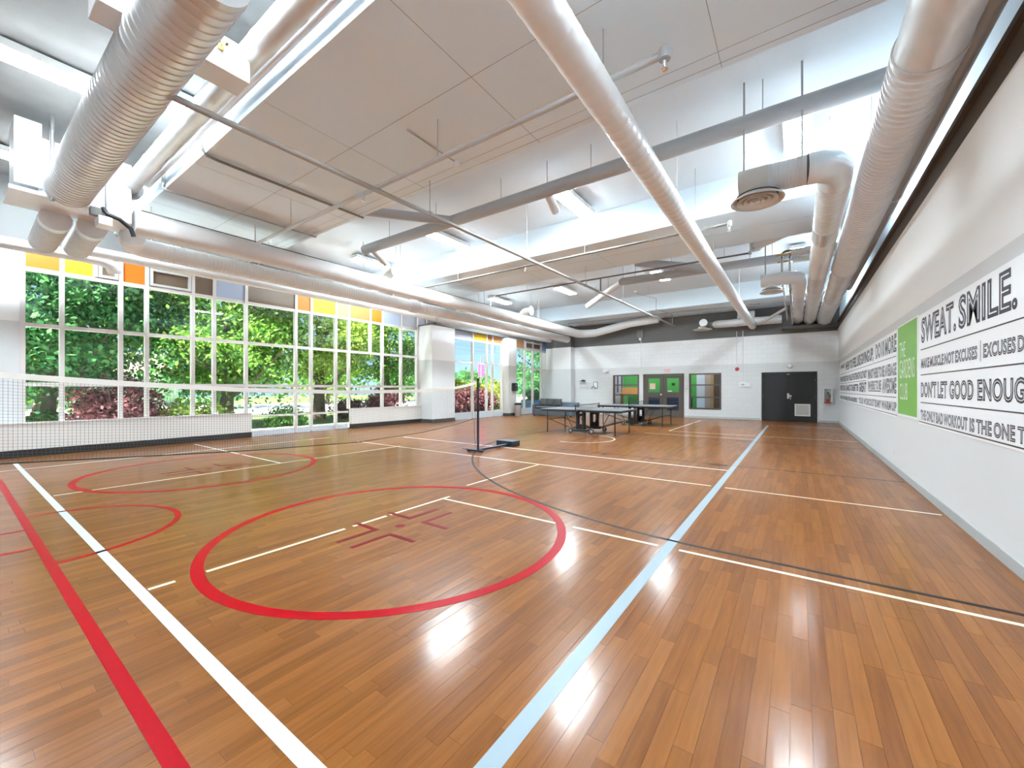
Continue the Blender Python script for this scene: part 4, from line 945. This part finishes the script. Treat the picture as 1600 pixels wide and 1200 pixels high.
MB().tube([(-.55, -.02, .12), (-.5, -.02, .32), (-.1, -.02, .37), (.4, -.02, .30)], .01, 8).build('cable', M_ductw, t)
t = thing('black_cap', (-9.98, YB - .16, 1.84), 'black cap resting on the wire above the hook rack', 'cap')
MB().lathe([(.13, 0), (.125, .04), (.09, .085), (.03, .10)], (0, 0, 0), 18).poly([(-.22, -.06), (-.05, -.14), (.05, -.14), (.0, .0), (-.13, .0)], 0, .02).build('crown', M_black, t)
MB().lathe([(.012, .1), (.012, .115), (.004, .118)], (0, 0, 0), 8).build('button', M_black, t)
MB().tube(((0, .02, .02), (0, .158, .0)), .012, 8).build('peg', M_ductw, t)
t = thing('hanging_strap', (-9.40, YB - .04, 1.46), 'small black strap hanging from the hook rack', 'strap')
MB().tube([(-.14, 0, -.02), (-.06, -.02, .05), (0, -.05, .10), (.06, -.02, .06), (.15, 0, .0)], .018, 8).build('strap', M_black, t); MB().lathe([(.02, 0), (.03, .01), (.02, .02)], (0, -.05, .09), 10).build('ring', M_black, t)
for y_, lab in ((9.54, 'white socket plate low on the right wall under the green panel'),):
    t = thing('wall_socket', (XR, y_, .25), lab, 'socket'); B_(-.008, -.0005, -.035, .035, 0, .12).build('plate', mat('socket_white', (.82, .82, .82), .5), t)
    for z_ in (.03, .075): B_(-.0095, -.008, -.015, .015, z_, z_ + .022).build('outlet', M_pgrey, t)
t = thing('wall_socket', (-12.30, 12.75, .42), 'white socket plate low on the wide white column', 'socket'); B_(.0005, .008, -.035, .035, 0, .12).build('plate', mat('socket_white', (.82, .82, .82), .5), t)
for z_ in (.03, .075): B_(.008, .0095, -.015, .015, z_, z_ + .022).build('outlet', M_pgrey, t)
# papers on the brown doors
for x_, z_, w_, h_, c, lab in ((-6.15, 1.40, .28, .30, (.80, .55, .48), 'pale orange paper notice on the glass of the brown door'), (-5.12, 1.58, .16, .13, (.03, .03, .03), 'small black square sticker on the glass of the brown door'), (-5.29, 1.27, .20, .05, (.85, .85, .8), 'narrow white strip notice on the brown door glass'), (-6.43, 1.30, .07, .55, (.8, .82, .82), 'tall narrow white vinyl lettering strip on the brown door glass')):
    tag(MB().box(x_ - w_ / 2, x_ + w_ / 2, YB + .046, YB + .049, z_, z_ + h_).box(x_ - w_ / 2 + .01, x_ + w_ / 2 - .01, YB + .0455, YB + .046, z_ + .01, z_ + h_ - .01).build('door_notice', mat('notice_%d' % int(c[0] * 100 + c[2] * 10), c, .7)), lab, 'notice')

# ------------------------------------------------------------------ outdoors
gr = struct(B_(-90, XL - .12, -60, 90, -.35, -.12).build('ground', mat('lawn', (.13, .22, .05), .9, var=(3, .35))))
B_(-16.2, XL - .12, -14, 40, -.12, -.06).build('paving', mat('paving', (.74, .74, .73), .8, var=(6, .06)), gr)
B_(-44, -25.5, -40, 90, -.12, -.10).build('road', mat('road', (.58, .58, .59), .9), gr)
B_(-25.5, -24.8, -40, 90, -.12, .0).build('kerb', mat('kerb', (.66, .65, .62), .9), gr)
# roof overhang seen through the second bay
struct(MB().box(-15.0, XL - .1, 12.3, 25.0, 4.15, 4.6).build('eaves', mat('eaves_grey', (.33, .33, .34), .7)))
struct(B_(XL - .1, XR + .3, YF - .3, YB + 2.2, ZC + .5, ZC + .7).build('roof', M_pgrey))
struct(B_(XL - .1, -12.4, YB + .15, YB + 2.2, 4.15, ZC + .5).build('wall_lobby_head', M_pgrey))

def leaves(name, m, parent, pts, size, seed, flat=.5):
    """pts: (n,3) leaf centres -> one mesh of small pointed leaves"""
    g = np.random.default_rng(seed); n = len(pts)
    d = g.normal(size=(n, 3)); d[:, 2] -= .35; d /= np.linalg.norm(d, axis=1, keepdims=True)
    nn = g.normal(size=(n, 3)); nn[:, 2] += 1.2; w = np.cross(d, nn); w /= np.linalg.norm(w, axis=1, keepdims=True) + 1e-6
    s = size * g.uniform(.6, 1.25, (n, 1))
    v = np.stack([pts, pts + d * s * .5 + w * s * .32, pts + d * s, pts + d * s * .5 - w * s * .32], 1).reshape(-1, 3)
    me = bpy.data.meshes.new(name); me.vertices.add(4 * n); me.vertices.foreach_set('co', v.ravel())
    me.loops.add(4 * n); me.loops.foreach_set('vertex_index', np.arange(4 * n, dtype=np.int32))
    me.polygons.add(n); me.polygons.foreach_set('loop_start', np.arange(0, 4 * n, 4, dtype=np.int32)); me.polygons.foreach_set('loop_total', np.full(n, 4, dtype=np.int32))
    me.update(calc_edges=True); me.materials.append(m)
    o = bpy.data.objects.new(name, me); COL.objects.link(o); o.parent = parent; return o
def crown_pts(c, rad, n, seed, clusters=70, spread=.45, lowcut=-.9):
    g = np.random.default_rng(seed)
    d = g.normal(size=(clusters, 3)); d /= np.linalg.norm(d, axis=1, keepdims=True); d[:, 2] = np.maximum(d[:, 2], lowcut)
    cc = np.array(c) + d * np.array(rad) * (g.uniform(.25, 1, (clusters, 1)) ** .5)
    k = g.integers(0, clusters, n); off = g.normal(size=(n, 3)) * spread; off[:, 2] *= .38
    off[:, 2] -= .25 * (off[:, 0] ** 2 + off[:, 1] ** 2) / spread
    return cc[k] + off
M_bark = mat('bark', (.13, .10, .075), .9, bump=(25, .6), var=(12, .3))
L_green = leaf_mat('leaf_green', (.045, .17, .025), (.30, .52, .10))
L_deep = leaf_mat('leaf_deep', (.025, .14, .05), (.16, .40, .14))
L_lime = leaf_mat('leaf_lime', (.12, .28, .03), (.52, .62, .14))
L_purp = leaf_mat('leaf_purple', (.05, .018, .025), (.26, .10, .11), .3)
L_yell = leaf_mat('leaf_yellow', (.14, .22, .03), (.42, .42, .08))
L_hedge = leaf_mat('leaf_hedge', (.03, .13, .03), (.16, .34, .09))
def tree(loc, h, rad, n, mt, label, seed, trunk=.2, leaf=.24, low=None, clusters=80, spread=.5):
    t = thing('tree', loc, label, 'tree', 'trees outside the windows'); g = random.Random(seed)
    low = low if low is not None else h * .3
    cz = low + (h - low) * .5
    mb = MB().tube([(0, 0, -.15), (.03, .02, low * .6), (0, .06, low), (-.05, .0, cz + .8)], [trunk * 1.35, trunk, trunk * .85, trunk * .3], 12)
    tr = mb.build('trunk', M_bark, t)
    for i in range(9):
        a = i * 2.4 + g.random(); z0 = low * .75 + i * (cz - low * .5) / 9; L = rad[0] * g.uniform(.6, .9)
        MB().tube([(0, 0, z0), (math.cos(a) * L * .45, math.sin(a) * L * .45, z0 + .6), (math.cos(a) * L, math.sin(a) * L, z0 + 1.3 + g.random())], [trunk * .5, trunk * .3, .03], 8).build('branch', M_bark, t)
    leaves('foliage', mt, t, crown_pts((0, 0, cz), (rad[0], rad[1], (h - low) * .5), n, seed, clusters, spread), leaf, seed)
    return t
tree((-19.2, 1.9, -.12), 7.5, (3.2, 2.9), 30000, L_deep, 'dense dark green tree outside the orange and yellow panels', 11, .17, .17, 1.55, 150)
tree((-18.8, 6.6, -.12), 8.0, (3.2, 3.0), 30000, L_green, 'leafy green tree with a leaning trunk outside the brown vent panels', 12, .24, .17, 1.5, 150)
tree((-19.6, 10.9, -.12), 8.5, (3.3, 3.2), 26000, L_lime, 'bright yellow-green tree with forked branches outside the tan panels', 13, .25, .16, 1.9, 120)
tree((-20.0, 15.3, -.12), 7.8, (2.6, 2.3), 16000, L_green, 'green tree outside the window end by the wide white column', 14, .18, .16, 1.7, 100)
tree((-19.0, 31.9, -.12), 9.0, (2.9, 3.4), 9000, L_deep, 'tall blue-green tree outside the windows behind the sofa', 15, .2, .28, 1.0, 80)
tree((-20.5, -3.2, -.12), 7.5, (3.2, 3.0), 8000, L_deep, 'dark green tree outside beyond the solid end of the window wall', 16, .2, .28, 1.6, 80)
for k, (x_, y_, h_, r_, m_) in enumerate(((-34, 3, 6.5, 3.2, L_green), (-36, 12, 7, 3.4, L_deep), (-38, 22, 6.0, 3.2, L_green), (-40, 33, 5.2, 3.0, L_hedge), (-46, 46, 5.0, 3.2, L_deep), (-50, 58, 5.4, 3.5, L_hedge), (-33, -6, 7, 3.4, L_deep), (-44, 66, 6.0, 3.5, L_deep))):
    tree((x_, y_, -.12), h_, (r_, r_), 2600, m_, ('far rounded tree across the road beyond the window wall', 'far dark rounded tree across the road beyond the window wall')[m_ is not L_green], 30 + k, .2, .45, .9, 45, .7)
def shrub(loc, rad, n, mt, label, seed, leaf=.13, cat='shrub', group=None, stems=7):
    t = thing('shrub', loc, label, cat, group); g = random.Random(seed)
    for i in range(stems):
        a = g.random() * 6.28; MB().tube([(0, 0, -.05), (math.cos(a) * rad[0] * .4, math.sin(a) * rad[1] * .4, rad[2] * 1.0), (math.cos(a) * rad[0] * .7, math.sin(a) * rad[1] * .7, rad[2] * 1.7)], [.025, .018, .006], 6).build('stem', M_bark, t)
    leaves('foliage', mt, t, crown_pts((0, 0, rad[2]), rad, n, seed, 60, .2, -.8), leaf, seed); return t
shrub((-16.9, 3.05, -.1), (1.05, .95, .95), 6500, L_purp, 'purple-leaved shrub outside the first low wall', 51, .13)
shrub((-17.2, 13.1, -.1), (1.0, .9, .85), 4500, L_purp, 'purple-leaved shrub outside the second low wall', 52, .13)
shrub((-18.6, 1.4, -.1), (1.1, .9, .45), 3000, L_hedge, 'low dark green shrub outside the orange panel end of the windows', 53, .12)
shrub((-17.4, 4.9, -.1), (1.3, 1.1, .55), 3500, L_lime, 'low lime green shrub outside beside the leaning trunk', 54, .12)
shrub((-17.0, 8.1, -.1), (.8, .7, .42), 2200, L_hedge, 'low green shrub outside the glazing between the two low walls', 55, .11)
shrub((-18.6, 12.0, -.1), (1.2, 1.0, .55), 2800, L_purp, 'low brownish shrub outside behind the second purple shrub', 56, .12)
for k, (x_, y_) in enumerate(((-16.2, 15.6), (-16.4, 17.1), (-16.5, 18.6), (-16.6, 20.2))):
    shrub((x_, y_, -.1), (.75, .95, .78), 4200, L_purp, 'tall dark purple hedge shrub outside the middle window bay', 60 + k, .15, 'shrub', 'purple hedge outside the middle bay', 9)
for k, (x_, y_) in enumerate(((-19.0, 20.5), (-19.4, 23.2), (-19.2, 25.2))):
    shrub((x_, y_, -.1), (1.2, 1.1, 1.1), 3000, L_yell, 'yellow-green shrub behind the purple hedge', 70 + k, .2, 'shrub', 'yellow-green shrubs behind the hedge')
for k, (x_, y_) in enumerate(((-14.3, 22.6), (-14.5, 24.2))):
    t = thing('planter', (x_, y_, -.06), 'square teal planter outside behind the sofa windows', 'planter', 'teal planters outside')
    MB().box(-.55, .55, -.65, .65, 0, .08).poly([(-.55, -.65), (.55, -.65), (.55, .65), (-.55, .65)], .08, .75).build('tub', mat('teal_tub', (.03, .16, .26), .5), t)
    B_(-.5, .5, -.6, .6, .75, .78).build('soil', mat('soil', (.05, .035, .02), .9), t)
    s = shrub((x_, y_, .72), (.5, .6, .32), 2600, L_hedge, 'clipped green shrub growing in a teal planter outside', 80 + k, .1, 'shrub', 'planter shrubs')
t = thing('railing', (-15.2, 26.5, -.06), 'white metal railing outside behind the sofa windows', 'railing')
for i in range(14): MB().tube(((-1.6 + i * .25, 0, 0), (-1.6 + i * .25, 0, 1.0)), .018, 8).build('baluster', M_ductw, t)
for z_ in (.15, 1.0): B_(-1.65, 1.7, -.025, .025, z_ - .025, z_ + .025).build('rail', M_ductw, t)
t = thing('banner_pole', (-24.0, 28.95, -.12), 'street pole with a pink banner outside the middle window bay', 'street pole')
MB().tube(((0, 0, 0), (0, 0, 4.6)), [.07, .05], 12).build('pole', M_pdark, t)
B_(-.35, .30, -.015, .015, 2.72, 3.82).build('banner', mat('banner_pink', (.50, .025, .20), .6), t)
for z_ in (2.70, 3.84): MB().tube(((-.40, 0, z_), (.34, 0, z_)), .018, 8).build('bracket_arm', M_pdark, t)
t = thing('house', (-52, 4, -.12), 'pale low house across the road', 'house')
B_(-4, 4, -9, 9, 0, 3.0).build('wall', mat('house_wall', (.72, .70, .68), .8), t)
MB().add([(-4.6, -9.6, 3), (4.6, -9.6, 3), (4.6, 9.6, 3), (-4.6, 9.6, 3), (0, -9.6, 5), (0, 9.6, 5)], [(0, 1, 2, 3), (0, 4, 1), (1, 4, 5, 2), (2, 5, 3), (3, 5, 4, 0)]).build('roof', mat('house_roof', (.42, .25, .22), .8), t)
for y_ in (-6, -2, 2, 6):
    w = B_(3.98, 4.06, y_ - .7, y_ + .7, 1.0, 2.2).build('window', M_ductw, t); B_(4.06, 4.08, y_ - .6, y_ + .6, 1.1, 2.1).build('pane', mat('far_glass', (.12, .15, .18), .15), w)
t = thing('utility_wires', (0, 0, 0), 'sagging overhead wires outside the middle window bay', 'wires')
for k, z_ in enumerate((6.6, 7.1, 7.7, 8.4)):
    MB().tube([(-33, y_, z_ - .4 * (1 - ((y_ - 35) / 35) ** 2)) for y_ in range(0, 71, 5)], .022, 5).build('wire', M_pdark, t)
for y_ in (0, 70): MB().tube(((-33, y_, -.12), (-33, y_, 9.0)), .13, 10).build('pole', M_bark, t)
